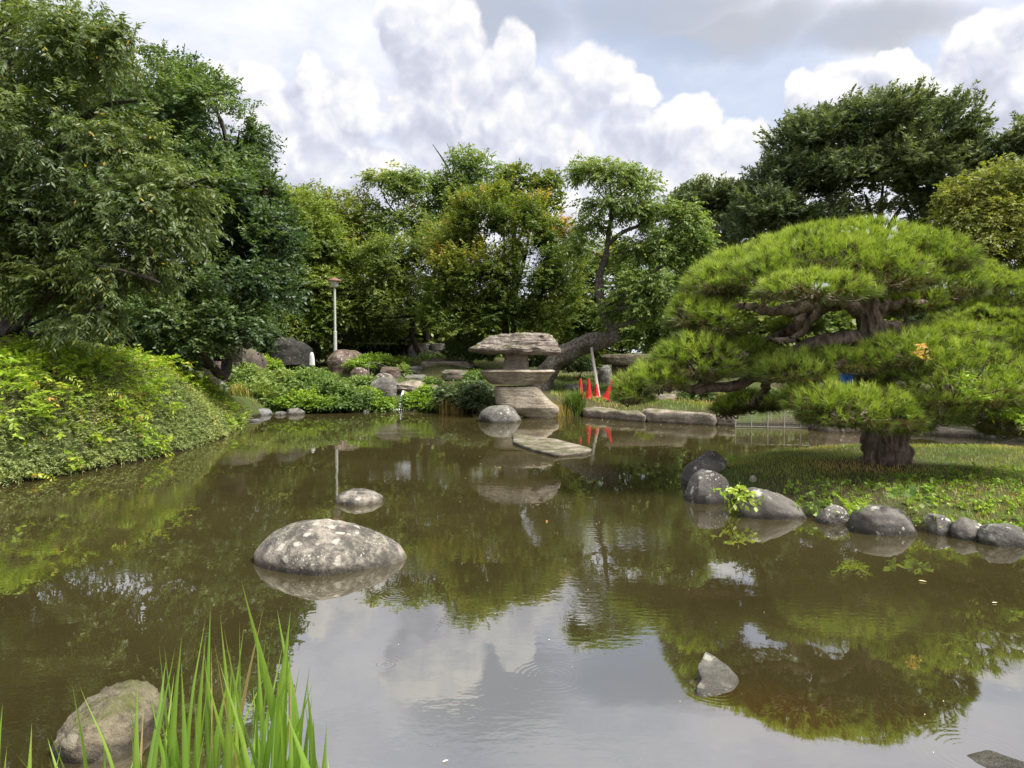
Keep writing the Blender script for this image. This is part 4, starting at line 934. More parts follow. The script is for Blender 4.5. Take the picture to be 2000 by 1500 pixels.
for a in [('boulder', 'big brown boulder sloping behind the left shrubs', [(680,440,474),(692,420,496),(708,405,508),(728,398,512),(745,395,510)], 22.5, 1.4, 'rock_shade', 61),
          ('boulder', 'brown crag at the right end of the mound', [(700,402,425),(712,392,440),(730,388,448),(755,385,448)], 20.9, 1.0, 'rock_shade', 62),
          ('boulder', 'dark shaded boulder with moss left of the white stone', [(660,530,560),(672,522,578),(690,520,584),(712,520,585)], 25.5, 1.4, 'boulder_shaded', 63),
          ('boulder', 'dark shaded boulder just right of its mossy neighbour', [(666,562,588),(680,558,598),(700,556,600),(716,556,600)], 25.8, 1.3, 'boulder_shaded', 64),
          ('boulder', 'tall rough reddish boulder at the foot of the lamp', [(684,645,682),(692,634,696),(706,630,704),(724,636,708),(745,640,712)], 25.2, 1.5, 'rock_brown', 65),
          ('boulder', 'reddish rounded stone leaning on the lamp boulder', [(692,684,700),(704,680,708),(720,680,712)], 25.6, 1.0, 'rock_brown', 66),
          ('boulder', 'low reddish boulder right of the lamp boulder', [(718,684,708),(728,680,716),(744,678,716)], 24.4, .9, 'rock_brown', 67),
          ('boulder', 'square red brown block above the little waterfall', [(718,740,776),(722,738,781),(736,740,782),(750,744,780)], 24.0, .9, 'rock_brown', 68),
          ('boulder', 'small pale rock under the square block', [(730,736,755),(736,728,764),(745,726,768)], 23.4, .6, 'rock_pale', 69),
          ('boulder', 'bulky boulder on the left of the little waterfall', [(739,738,762),(746,720,770),(760,716,776),(772,728,776),(782,744,774)], 22.4, .9, 'rock_grey', 70),
          ('ledge_stone', 'cracked flat slab spanning the top of the little waterfall', [(746,790,818),(752,766,838),(760,766,846),(768,778,842)], 22.5, 1.3, 'sandstone_dark', 71),
          ('ledge_stone', 'rounded slab on the right under the cracked one', [(752,828,852),(762,792,858),(772,786,850),(778,792,830)], 22.3, 1.1, 'kerbstone', 72),
          ('ledge_stone', 'long flat stepping slab left of the lantern', [(706,826,920),(710,818,928),(724,822,924)], 25.4, 1.3, 'sandstone_dark', 73),
          ('ledge_stone', 'short stepping slab left of the lantern platform', [(723,868,910),(727,862,916),(742,866,912)], 24.0, .9, 'kerbstone', 74),
          ('ledge_stone', 'thin grey stepping stone by the path', [(716,798,820),(719,792,824),(729,794,824)], 25.0, .7, 'rock_grey', 75),
          ('ledge_stone', 'mossy slab behind the stepping stones', [(700,835,915),(706,822,930),(716,822,930)], 27.2, 1.6, 'moss_roof', 76)]:
    nm, lb, lv_, D_, dep_, mt_, sd_ = a
    stone(nm, lb, 'rock', lv_, D_, dep_, mt_, seed=sd_, rough=.10, fine=.03, sub=9, ledge=.02 if nm == 'ledge_stone' else 0, lw=.07)
# path between the slabs
pa = [A(788,741,23.4), A(826,741,23.4), A(832,731,24.8), A(822,724,26), A(800,724,26), A(796,732,24.8)]
o = plate('path', None, None, [(p.x, p.y) for p in pa], pa[0].z - .15, pa[0].z + .12, 'rock_grey', seed=8, rough=.02); o['kind'] = 'structure'

# ------------------------------------------------------------------ stone lantern of stacked natural slabs
LD = 18.6; lb_ = A(1030, 812, LD); lbase = (lb_.x, lb_.y, -.05)
lan = thing('stone_lantern', 'stacked natural stone lantern with a mossy slab roof at the water edge', 'lantern', lbase)
stone('foot_stone', '', '', [(757,966,1050),(762,963,1056),(775,966,1066),(790,968,1082),(797,976,1093),(806,1000,1094),(816,1022,1088),(826,1030,1080)], LD, .95, 'sandstone', seed=11, parent=lan, base=lbase, rough=.05, fine=.02, pw=4.2, ytaper=.4, sub=12, ledge=.007, lw=.2)
stone('platform_slab', '', '', [(723,948,1078),(726,934,1085),(735,938,1078),(744,946,1072),(752,958,1060)], LD - .12, 1.25, 'sandstone', seed=12, parent=lan, base=lbase, rough=.045, fine=.02, pw=3.2, ytaper=.8, sub=14, ledge=.010, lw=.11)
stone('light_chamber', '', '', [(688,986,1030),(692,984,1031),(708,984,1032),(724,982,1034)], LD + .12, .55, 'sandstone_dark', seed=13, parent=lan, base=lbase, rough=.03, fine=.03, pw=5.5, ytaper=.2, sub=10, ledge=.008, lw=.09)
stone('roof_slab', '', '', [(652,972,1058),(655,960,1074),(663,946,1083),(673,930,1088),(680,914,1090),(686,918,1091),(690,938,1088),(693,962,1078)], LD - .25, 1.5, 'roof_stone', seed=14, parent=lan, base=lbase, rough=.09, fine=.09, pw=2.7, ytaper=.8, sub=14, ledge=.010, lw=.12)

# ------------------------------------------------------------------ street lamp
lp = A(655, 690, 26.2); lz = lp.z - .3
lt = thing('street_lamp', 'grey garden lamp post rising from behind the reddish boulder', 'street lamp', (lp.x, lp.y, lz))
m = MB(); zt = A(655, 649, 26.2).z; m.tube([(lp.x, lp.y, lz), (lp.x, lp.y, zt)], [.062, .062], 16); m.tube([(lp.x, lp.y, zt), (lp.x, lp.y, zt + .04)], [.068, .055], 16); m.make('lower_post', 'lamp_metal', (lp.x, lp.y, lz), lt)
zh = A(656, 560, 26.2).z; m = MB(); m.tube([(lp.x, lp.y, zt), (lp.x, lp.y, zh)], [.044, .042], 14); m.make('upper_post', 'lamp_metal', (lp.x, lp.y, lz), lt, smooth=True)
z2 = A(656, 549, 26.2).z; m = MB(); m.tube([(lp.x, lp.y, zh - .02), (lp.x, lp.y, zh + .03), (lp.x, lp.y, z2)], [.10, .135, .165], 20); m.make('lamp_shade', 'lamp_glass', (lp.x, lp.y, lz), lt, smooth=True)
z3 = A(656, 544, 26.2).z; m = MB(); m.tube([(lp.x, lp.y, z2), (lp.x, lp.y, z2 + .03), (lp.x, lp.y, z2 + .05), (lp.x, lp.y, z3 + .04)], [.245, .25, .20, .03], 24); m.make('cap', 'lamp_cap', (lp.x, lp.y, lz), lt)

# ------------------------------------------------------------------ traffic cones
def cone(label, px, pyt, D, h, tilt=0):
    top = A(px, pyt, D); b0 = Vector((top.x, top.y, top.z - h))
    t = thing('traffic_cone', label, 'traffic cone', tuple(b0), 'red cones on the bank')
    m = MB(); m.tube([(0, 0, .025), (0, 0, .05), (0, 0, h * .5), (0, 0, h * .97), (0, 0, h)], [.105, .098, .064, .026, .018], 20); o = m.make('cone_body', 'cone_red', (0, 0, 0), None, True); o.parent = t; o.location = (0, 0, 0)
    m = MB(); m.box((0, 0, .0125), (.25, .25, .025)); o = m.make('base_plate', 'cone_red'); o.parent = t; o.location = (0, 0, 0)
    t.rotation_euler = (0, tilt, 0)
    if tilt: t.location.x -= math.sin(tilt) * h
cone('leftmost of the red cones, standing left of the support pole', 1134, 739, 20.9, .60)
cone('red cone between the leftmost one and the support pole', 1150, 739, 21.0, .60)
cone('red cone mostly hidden behind the support pole', 1165, 750, 21.4, .45)
cone('red cone tipped to the right against the pine branch', 1196, 740, 20.8, .60, .34)

pt = A(1155, 679, 23.0); pb_ = A(1172, 776, 21.6)
m = MB(); m.tube([tuple(pb_ - Vector((0, 0, .2))), tuple(pt)], [.052, .046], 12); o = m.make('support_pole', 'pole', tuple(pb_), None, True); tag(o, 'slanting grey pole propping up the leaning cherry trunk', 'pole')

# ------------------------------------------------------------------ wire screen in the water
SX = [gp(x, y) for x, y in ((1436, 834), (1467, 834.5), (1499, 835.5), (1531, 836), (1563, 836.5), (1596, 837.5))]
sc_ = thing('wire_screen', 'low wire mesh screen standing in the water by the bank', 'fence', (SX[0][0], SX[0][1], 0))
for i, (x, y) in enumerate(SX):
    m = MB(); m.tube([(x, y, -.3), (x + .01, y, .40 if i != 3 else .43)], [.011, .011], 6); m.make('post', 'wire', (SX[0][0], SX[0][1], 0), sc_)
for i in range(5):
    (x0, y0), (x1, y1) = SX[i], SX[i + 1]; m = MB()
    for z in (.02, .385): m.tube([(x0, y0, z), (x1, y1, z)], [.007, .007], 4)
    for k in range(1, 9): z = .02 + k * .0456; m.tube([(x0, y0, z), (x1, y1, z)], [.0013, .0013], 3, cap=False)
    for k in range(1, 12): t_ = k / 12; m.tube([(x0 + (x1 - x0) * t_, y0 + (y1 - y0) * t_, .0), (x0 + (x1 - x0) * t_, y0 + (y1 - y0) * t_, .385)], [.0013, .0013], 3, cap=False)
    o = m.make('mesh_panel', 'wire', (SX[0][0], SX[0][1], 0), sc_); o['kind'] = 'stuff'

# ------------------------------------------------------------------ walls and gate
gw = A(1235, 757, 26.0); gt = thing('garden_wall', 'low timber panelled wall under a mossy stone coping right of the cones', 'wall', tuple(gw))
k = 26.0 / F
stone('coping', '', '', [(692,1184,1340),(698,1178,1350),(708,1180,1350),(713,1186,1346)], 25.6, 1.2, 'moss_roof', seed=81, parent=gt, base=tuple(gw), rough=.05, fine=.03, pw=4)
for i, (x0, x1) in enumerate(((1194, 1228), (1229, 1262), (1263, 1296), (1297, 1330))):
    a, c_ = A(x0, 757, 26), A(x1, 712, 26); m = MB(); m.box(((a.x + c_.x) / 2, 26.0, (a.z + c_.z) / 2), (abs(c_.x - a.x) - .02, .08, c_.z - a.z)); m.make('panel', 'timber', tuple(gw), gt)
for x_ in (1228.5, 1262.5):
    a, c_ = A(x_, 757, 25.96), A(x_, 710, 25.96); m = MB(); m.box((a.x, 25.93, (a.z + c_.z) / 2), (.05, .06, c_.z - a.z)); m.make('batten', 'timber_dark', tuple(gw), gt)
stone('boulder', 'upright dark rough stone between the pole and the timber wall', 'rock', [(714,1180,1192),(722,1172,1196),(740,1170,1197),(762,1172,1196)], 24.9, .6, 'rock_grey', seed=82, rough=.08, fine=.03)
wl = A(745, 700, 31); tw_ = thing('timber_wall', 'long black timber wall with a thin pale rail in the shade right of the lamp', 'wall', tuple(wl))
for i in range(9):
    a, c_ = A(672 + i * 15, 704, 31), A(687 + i * 15, 674, 31); m = MB(); m.box(((a.x + c_.x) / 2, 31, (a.z + c_.z) / 2 - .2), (c_.x - a.x - .02, .08, c_.z - a.z + .4)); m.make('plank', 'timber_dark', tuple(wl), tw_)
a, c_ = A(676, 671, 30.9), A(776, 673, 30.9); m = MB(); m.box(((a.x + c_.x) / 2, 30.9, a.z), (c_.x - a.x, .10, .03)); m.make('rail', 'white_stone', tuple(wl), tw_)
a, c_ = A(672, 664, 31), A(807, 671, 31); m = MB(); m.box(((a.x + c_.x) / 2, 31, (a.z + c_.z) / 2 + .1), (c_.x - a.x, .5, .22)); m.make('roof', 'timber_dark', tuple(wl), tw_)
# low coursed stone wall
bw = A(830, 697, 29.4); sw = thing('stone_wall', 'low grey wall of big squared blocks beneath the slim maple trunks', 'wall', tuple(bw))
for i, q in enumerate([(671,684,805,838), (671,684,839,866), (684,697,800,822), (685,697,823,862), (684,697,863,874)]):
    stone('block', '', '', [(q[0], q[2] + 1, q[3] - 1), (q[0] + 2, q[2], q[3]), (q[1], q[2], q[3])], 29.3, .8, 'rock_grey', seed=84 + i, parent=sw, base=tuple(bw), rough=.04, fine=.03, pw=6, ytaper=0, n=28, sub=3)
# white marker, blue sheet, bench and railing at the left
p_ = A(608, 711, 24.6); stone('white_stone', 'small white pointed upright stone left of the lamp boulder', 'stone marker', [(688,606,610),(694,604,612),(702,603.5,613.5),(713,603,614)], 24.6, .12, 'white_stone', seed=91, n=20, rough=.03)
m = MB(); a = A(1645, 708, 21); c_ = A(1700, 748, 21); nb = 14; Vv = []; 
for i in range(nb):
    for j in range(6): Vv.append((a.x + (c_.x - a.x) * i / (nb - 1), 21 + .12 * math.sin(i * 1.3 + j) + .2 * j / 5, a.z + (c_.z - .2 - a.z) * j / 5))
idx = np.arange(nb * 6).reshape(nb, 6); m.add(Vv, np.stack([idx[:-1, :-1], idx[:-1, 1:], idx[1:, 1:], idx[1:, :-1]], -1).reshape(-1, 4))
o = m.make('blue_sheet', 'blue_sheet', tuple(c_), None, True); md = o.modifiers.new('thickness', 'SOLIDIFY'); md.thickness = .02; tag(o, 'blue plastic sheet glimpsed through the gap in the pine', 'tarpaulin')
rl = A(135, 664, 16.5); rt = thing('railing', 'short dark railing with a small pale notice in the shade above the mound', 'railing', tuple(rl)); kk = 16.5 / F
for i in range(6):
    m = MB(); x_ = A(112 + i * 8, 664, 16.5).x; m.tube([(x_, 16.5, rl.z - .25), (x_, 16.5, rl.z + .11)], [.012, .012], 6); m.make('baluster', 'timber_dark', tuple(rl), rt)
for dz in (.02, .11): m = MB(); m.tube([(A(106, 664, 16.5).x, 16.5, rl.z + dz), (A(160, 664, 16.5).x, 16.5, rl.z + dz)], [.013, .013], 6); m.make('rail', 'pole', tuple(rl), rt)
m = MB(); q = A(107, 659, 16.4); m.box(tuple(q), (.19, .02, .07)); m.make('notice', 'pole', tuple(rl), rt)

# ------------------------------------------------------------------ little waterfall
def fallmat():
    m, t = newmat('falling_water'); p, n = gpos(); s = noise(V('MULTIPLY', p, (3, 3, .35)), 22, 3)
    pr = princ(t, (.8, .85, .85), .12, .5); tr = t.nodes.new('ShaderNodeBsdfTransparent'); mx = t.nodes.new('ShaderNodeMixShader')
    put(mx.inputs[0], sstep(s, .42, .62, .25, .95)); t.links.new(tr.outputs[0], mx.inputs[1]); t.links.new(pr.outputs[0], mx.inputs[2]); out(t, mx.outputs[0]); return m
MT['fall'] = fallmat()
m = MB()
for q in range(4):
    x0 = 785 + q * 1.2; pts = [A(x0 + 1.5, 763, 22.1), A(x0 - .5, 770, 21.9), A(x0 - 4, 785, 21.75), A(x0 - 6.5 + q * .9, 802, 21.7)]
    P, R = smoothpath(pts, [.012, .02, .018, .014], 14); m.tube(P, R * (1 if q < 2 else .6), 5, seed=q, rough=.5)
o = m.make('waterfall', 'fall', tuple(A(780, 802, 21.7)), None, True); tag(o, 'thin trickle of white water falling between two stones', 'waterfall')
m = MB(); c = A(780, 801.5, 21.5)
for q in range(60):
    x_, y_ = c.x - .15 + random.gauss(0, .18), c.y + random.gauss(0, .12); r_ = random.uniform(.008, .022)
    m.tube([(x_, y_, .0), (x_, y_, r_ * .8), (x_, y_, r_ * 1.2)], [r_, r_ * .8, r_ * .1], 6, cap=False)
o = m.make('foam', 'white_stone', (c.x, c.y, 0)); tag(o, 'white foam bubbles where the trickle meets the pond', 'foam', kind='stuff')

# ------------------------------------------------------------------ low vegetation
def poly_scatter(rng, poly, n):
    P = np.array(poly); lo, hi = P.min(0), P.max(0); out_ = []
    tot = 0
    while tot < n:
        q = rng.uniform(lo, hi, (n * 2, 2)); q = q[sdf(poly, q[:, 0], q[:, 1]) < 0]; out_.append(q); tot += len(q)
    return np.vstack(out_)[:n]
def slope_n(x, y):
    e = .05; dx = (hfun(x + e, y) - hfun(x - e, y)) / (2 * e); dy = (hfun(x, y + e) - hfun(x, y - e)) / (2 * e)
    return unit(np.stack([-dx, -dy, np.ones_like(dx)], -1))
rng = np.random.default_rng(91)
# creeping juniper over the mound
VIS = [(-9.6, 7.6)] + MOUND[1:-1]
q = poly_scatter(rng, VIS, 32000); z = hfun(q[:, 0], q[:, 1]); nr_ = slope_n(q[:, 0], q[:, 1])
P = np.column_stack([q, z]); bump_ = fbm(P, 1.6, 3); P[:, 2] += (bump_ - .45) * .22
D_ = unit(nr_ * .75 + rng.normal(0, .5, (len(P), 3)) + np.array([.25, -.25, 0]))
tone = .40 + (fbm(P, .8, 3) - .5) * 1.0 + (bump_ - .5) * .7
tone = np.where((fbm(P + 9, .9, 3) > .70) & (rng.random(len(P)) < .5), .98, np.minimum(tone, .88))
lv = LV(); lv.add(*sprays(rng, P, D_, .12, 9, .048, .018, .15, .1, True, tone, tj=.12))
# fringe hanging to the water
edge = [gp(-60, 958), gp(0, 948), gp(120, 930), gp(250, 905), gp(350, 882), gp(430, 856), gp(468, 832), gp(485, 818)]
E = np.array(edge); sl_ = np.linalg.norm(np.diff(E, axis=0), axis=1); cum = np.r_[0, np.cumsum(sl_)]
u = rng.uniform(0, cum[-1], 3200); ex = np.interp(u, cum, E[:, 0]); ey = np.interp(u, cum, E[:, 1])
P = np.column_stack([ex - rng.uniform(0, .25, 3200), ey + rng.uniform(0, .25, 3200), rng.uniform(.06, .32, 3200)]); P[:, :2] += (fbm(np.column_stack([u, u * 0, u * 0]), .9, 3)[:, None] - .5) * np.array([.35, -.35])
lv.add(*sprays(rng, P, unit(np.array([.5, -.5, .15]) + rng.normal(0, .4, P.shape)), .13, 9, .048, .018, .4, .2, True, .35 + (fbm(P, 1.2, 2) - .5) * .8, tj=.12))
o = lv.make('creeping_juniper', 'juniper', (-6, 12, 0)); tag(o, 'carpet of creeping juniper covering the whole left mound', 'ground cover')
# wisteria sprawling over it
def wisteria(name, label, spots, seed, rad=.38, nl=34):
    rng = np.random.default_rng(seed); lv = LV()
    for px, py, sz in spots:
        # march down the pixel ray until it meets the mound
        r = ray(px, py); pp = None
        for s in np.arange(8, 24, .08):
            w_ = Vector((0, 0, H)) + r * s
            if w_.z < float(hfun(w_.x, w_.y)) + .05: pp = w_; break
        if pp is None: pp = A(px, py, 14.5)
        n = int(nl * sz); P = np.array([pp.x, pp.y, pp.z]) + rng.normal(0, rad * sz * .5, (n, 3)) * np.array([1, 1, .35])
        P[:, 2] = np.maximum(P[:, 2], hfun(P[:, 0], P[:, 1]) + .04)
        D_ = unit(rng.normal(0, .7, (n, 3)) + np.array([.15, -.35, .65]))
        lv.add(*sprays(rng, P, D_, .28, 13, .078, .030, .35, .35, False, .55 + rng.normal(0, .16, n), spread=1.2, tj=.10, rare=.03 if rng.random() < .35 else 0))
    o = lv.make(name, 'wisteria_leaf', (-6, 12, 0)); tag(o, label, 'plant'); return o
R_ = random.Random(4)
wisteria('wisteria', 'bright wisteria leaves heaped along the crest of the left mound', [(x, y + R_.uniform(-6, 8), 1.3) for x, y in [(10,715),(40,700),(80,692),(105,682),(60,720),(130,700),(20,745),(160,712),(190,706),(220,704),(140,730),(250,712),(280,715),(310,722),(335,728),(355,738),(290,742),(265,758),(15,800),(380,752),(400,764),(80,770)]], 5)
wisteria('wisteria', 'bright green wisteria shoots in the middle of the left mound', [(215,798,.7),(250,812,.8),(225,828,.6),(330,805,.4),(282,862,.6),(300,880,.5)], 6)
wisteria('wisteria', 'isolated yellow green shoots near the water below the mound', [(110,868,.5),(190,870,.5),(135,925,.35),(65,935,.25)], 7)
wisteria('wisteria', 'lush bright shoots at the right tip of the mound', [(448,800,.5),(455,815,.6),(440,830,.5),(430,790,.4),(462,838,.4),(410,775,.4)], 8)
rng = random.Random(9); m = MB()
for px, py, D_, pts in [(20,640,12.5,[(45,678),(32,665),(20,664),(16,672),(30,680)][::1]), (240,660,15,[(262,692),(255,678),(243,662),(243,658),(250,660)]), (270,675,15,[(283,695),(278,680),(270,674),(264,676)]), (360,705,16,[(345,698),(365,708),(375,720),(377,732)]), (130,670,13,[(150,690),(135,676),(120,668)]),
                        (200,760,12.6,[(110,700),(160,735),(210,762),(250,775),(275,768),(272,745),(262,730)]), (100,720,12,[(0,735),(40,748),(80,752),(120,746)]), (300,850,12.5,[(290,820),(315,830),(335,850),(330,875)]), (110,910,10.5,[(105,870),(112,900),(125,925)])]:
    P, R = smoothpath([A(a_, b__, D_ + .0) for a_, b__ in pts], [.006] * len(pts), 24); 
    for i in range(len(P)): P[i][2] = max(P[i][2], float(hfun(P[i][0], P[i][1])) + .16)
    m.tube(P, R * np.linspace(1, .5, 24), 4)
o = m.make('wisteria_tendrils', 'stem', (-6, 12, 0)); tag(o, 'thin pale tendrils arching above the mound', 'vine', kind='stuff')

# shrubs: low leafy mounds, each with stems inside
def shrub(label, lobes, mat, spec, seed, cat='shrub', name='shrub', group=None):
    c = lobes[0][0]; b = (c[0], c[1], float(hfun(np.array(c[0]), np.array(c[1]))))
    st = [([b, (c[0] + .1, c[1], b[2] + .25), tuple(c)], [.03, .02, .01])]
    return make_tree(name, label, cat, b, st, lobes, mat, 'twig', spec, seed=seed, nsec=4, group=group)
WS = dict(L=.34, M=11, ll=.088, lw=.050, droop=.25, gap=.30, gsc=2.0, up=.5, tvar=1.0, shell=.45, low=-.5, ttop=.15)
SB = [('pale green weedy shrub left of the grass tuft', [LB(480,740,45,26,21.6,.7,340), LB(460,770,40,24,21.0,.6,260), LB(505,765,40,25,21.0,.6,260)], 'weed'),
      ('leafy shrub in the middle of the left bank', [LB(560,750,50,26,21.8,.7,360), LB(540,780,40,22,20.7,.5,260)], 'weed'),
      ('bushy yellow green growth over the water under the shrubs', [LB(590,785,50,18,20.6,.5,360), LB(630,790,30,14,20.5,.4,160)], 'weed_bright'),
      ('silvery green shrub below the white stone', [LB(610,748,45,26,22.2,.7,350), LB(635,765,40,24,21.3,.6,300)], 'weed'),
      ('dense shrub below the lamp boulder', [LB(660,772,45,24,21.5,.6,360), LB(700,780,35,22,21.0,.5,300), LB(665,790,40,12,20.6,.4,220)], 'weed'),
      ('low bright growth left of the little waterfall', [LB(745,792,26,11,21.0,.35,240), LB(720,772,22,12,21.4,.4,140)], 'weed_bright'),
      ('small fresh shrub above the dark boulders', [LB(520,712,24,14,23.8,.5,160), LB(495,725,26,14,23.2,.5,150)], 'weed_bright'),
      ('sunny weeds growing behind the lamp boulder', [LB(730,705,40,12,25.8,.6,260), LB(770,712,30,10,26,.5,180), LB(700,712,24,10,25,.4,120)], 'weed_bright'),
      ('tangle of weeds around the square block', [LB(715,742,22,9,23.4,.5,130), LB(788,728,9,16,24.6,.3,90), LB(700,748,24,9,23,.4,120)], 'weed'),
      ('bright green shrub right of the little waterfall', [LB(815,785,26,17,21.0,.45,330), LB(845,790,26,14,20.8,.4,260), LB(832,765,14,9,21.2,.3,90)], 'weed_bright'),
      ('dark glossy ivy bush hanging over the water left of the lantern', [LB(900,772,48,22,20.6,.8,460), LB(935,782,30,20,20.0,.6,300), LB(872,778,28,17,21,.6,220), LB(930,758,28,10,20.4,.6,160)], 'ivy'),
      ('leafy ground growth between the stepping slabs', [LB(845,745,16,5,23.0,.3,60), LB(928,736,18,8,22.4,.5,110)], 'weed'),
      ('low shrub behind the mossy slab', [LB(870,696,50,5,28.4,.5,140), LB(784,712,20,7,26.6,.5,90)], 'weed'),
      ('twiggy green bush under the pine branch on the right bank', [LB(1365,775,34,24,21.5,.7,330), LB(1340,785,20,14,21.2,.5,110)], 'hedge_leaf'),
      ('small leafy plant at the foot of the upright stone', [LB(1190,765,20,8,24,.4,80)], 'weed'),
      ('dark bush behind the second pine limb', [LB(1980,720,50,30,22,.9,300)], 'ivy'),
      ('low hedge on the far right bank', [LB(1900,800,70,20,21,.8,360), LB(1780,800,70,22,22,.8,330)], 'hedge_leaf'),
      ('dark bush behind the wire screen', [LB(1560,780,60,26,22.5,.9,340), LB(1650,780,50,30,23,.9,300)], 'hedge_leaf'),
      ('shaded bush at the back of the mound crest', [LB(330,690,60,22,18.8,.9,300), LB(250,680,60,24,17.8,.9,280)], 'ivy'),
      ('dark evergreen bush at the left edge behind the mound', [LB(40,650,60,36,15.5,.9,320), LB(130,672,50,20,16,.7,220)], 'ivy')]
for i, (lb, lo_, mt) in enumerate(SB):
    spc = dict(WS)
    if mt in ('ivy', 'hedge_leaf'): spc.update(gap=.25, up=.3, outw=1.0)
    shrub(lb, lo_, mt, spc, 200 + i)
# clipped hedges: dense tight leaves over a rounded form
HS = dict(L=.12, M=7, ll=.055, lw=.035, droop=.1, gap=.0, up=.1, shell=.86, outw=1.2, tvar=.5, low=-.6, ttop=.25)
for i, (lb, lo_) in enumerate([('rounded clipped hedge ball left of the lantern roof', [LB(905,680,36,28,26.4,.8,2600), LB(940,690,26,20,26.0,.6,1300)]),
                               ('rounded clipped hedge right of the lantern under the leaning trunk', [LB(1130,712,28,20,25.6,.6,1500)]),
                               ('small clipped hedge mostly hidden by the lantern', [LB(1075,708,24,20,26,.5,1000), LB(1050,705,24,18,26.2,.5,800)])]):
    shrub(lb, lo_, 'hedge_leaf', HS, 300 + i, 'hedge', 'clipped_hedge')

# grass blades
def blades(rng, P, h, w_, lean=.5, tone=None, K=3, nrm=None):
    n = len(P); hh = h * rng.uniform(.5, 1.3, (n, 1)); a = rng.uniform(0, 2 * PI, n)
    d = np.stack([np.cos(a), np.sin(a), a * 0], -1) * lean * rng.uniform(.2, 1.3, (n, 1)); s = np.stack([-np.sin(a), np.cos(a), a * 0], -1) * w_ * .5
    up = np.array([0, 0, 1.]); P0 = P; P1 = P + up * hh * .6 + d * hh * .35; P2 = P + up * hh * (1 - .25 * lean) + d * hh * 1.0
    v = np.stack([P0 - s, P0 + s, P1 + s * .8, P1 - s * .8, P2], 1).reshape(-1, 3); b_ = np.arange(n)[:, None] * 5
    t = (tone if tone is not None else np.full(n, .4))[:, None] + np.array([-.08, -.08, 0, 0, .06]) + rng.normal(0, .07, (n, 1))
    return v, [b_ + np.array([0, 1, 2, 3]), b_ + np.array([3, 2, 4])], t.reshape(-1)
def grassfield(name, label, pts, h, w_, mat='grass', lean=.55, seed=1, tonef=None, parent=None):
    rng = np.random.default_rng(seed); v, f, t = blades(rng, pts, h, w_, lean, tonef)
    o = place(name, v, f, mat, tuple(pts[0]), parent, t); return tag(o, label, 'grass', kind='stuff')
rng = np.random.default_rng(12)
q = poly_scatter(rng, ISL, 42000); q = q[(q[:, 0] / q[:, 1] < 1.15)]
P = np.column_stack([q, hfun(q[:, 0], q[:, 1]) - .01]); t = .56 + (fbm(P, 1.1, 3) - .5) * 1.3 + .30 * np.exp(-((P[:, 0] - 4.0) ** 2 / 1.4 + (P[:, 1] - 8.8) ** 2 / .5))
bare = np.exp(-((P[:, 0] - PB.x - .3) ** 2 / .7 + (P[:, 1] - PB.y) ** 2 / .35)); keep = rng.random(len(P)) > bare * .9
P, t = P[keep], np.clip(t[keep], 0, .95)
grassfield('island_grass', 'short green and straw coloured grass over the island', P, .060, .006, seed=3, tonef=t)
lv = LV(); pc = [(1450,968,.3),(1500,965,.5),(1560,975,.6),(1600,990,.55),(1660,1000,.4),(1620,950,.5),(1700,985,.4),(1850,985,.6),(1920,960,.7),(1980,940,.7),(1900,1015,.5),(1960,1025,.5),(1540,985,.25),(1800,950,.5),(1980,990,.6),(2100,1020,.7),(2150,960,.8)]
for px, py, r_ in pc:
    c = G(px, py, .28); n = int(150 * r_); a = rng.uniform(0, 2 * PI, n); rr = np.sqrt(rng.random(n)) * r_
    x_, y_ = c.x + np.cos(a) * rr, c.y + np.sin(a) * rr * .8; ok = sdf(ISL, x_, y_) < .06; x_, y_ = x_[ok], y_[ok]
    P = np.column_stack([x_, y_, np.maximum(hfun(x_, y_), .08) + .01])
    lv.add(*sprays(rng, P, unit(rng.normal(0, .6, P.shape) + np.array([0, -.1, .9])), .07, 5, .042, .030, .2, .1, False, .40 + (fbm(P, 2, 2) - .5) * .9, tj=.12))
o = lv.make('clover', 'weed_bright', (5, 8, .2)); tag(o, 'patches of low clover and leafy weeds in the island grass', 'ground cover')
# lawn and bank grass on the right, left bank turf
q = poly_scatter(rng, [gp(1100, 812), gp(1250, 821), gp(1430, 829), gp(1600, 833), gp(1830, 848), gp(2000, 858), (17, 17), (17, 27), (1.2, 27), (1.2, 22)], 30000)
cl_ = (np.abs(q[:, 0] - A(1162, 760, 20.9).x) < .9) & (np.abs(q[:, 1] - 20.7) < .9); q = q[~cl_ | (rng.random(len(q)) < .25)]
P = np.column_stack([q, hfun(q[:, 0], q[:, 1]) - .01]); grassfield('lawn_grass', 'green lawn grass on the far right bank', P, .13, .014, seed=4, tonef=np.clip(.38 + (fbm(P, .7, 3) - .5) * 1.3 + .12 * (P[:, 1] < 22.5), 0, .92))
q = poly_scatter(rng, [gp(488, 812), gp(620, 801), gp(770, 797), gp(930, 800), (-.6, 23), (-1, 30), (-6, 31), (-10, 24)], 12000)
k_ = (q[:, 0] > A(735, 730, 24).x) & (q[:, 1] > 22.0) & (q[:, 1] < 28); q = q[~k_ | (rng.random(len(q)) < .35)]
P = np.column_stack([q, hfun(q[:, 0], q[:, 1]) - .01]); grassfield('bank_grass', 'mixed grass between the stones of the left bank', P, .10, .016, seed=5, tonef=np.clip(.32 + (fbm(P, .7, 3) - .5) * 1.0, 0, .8))
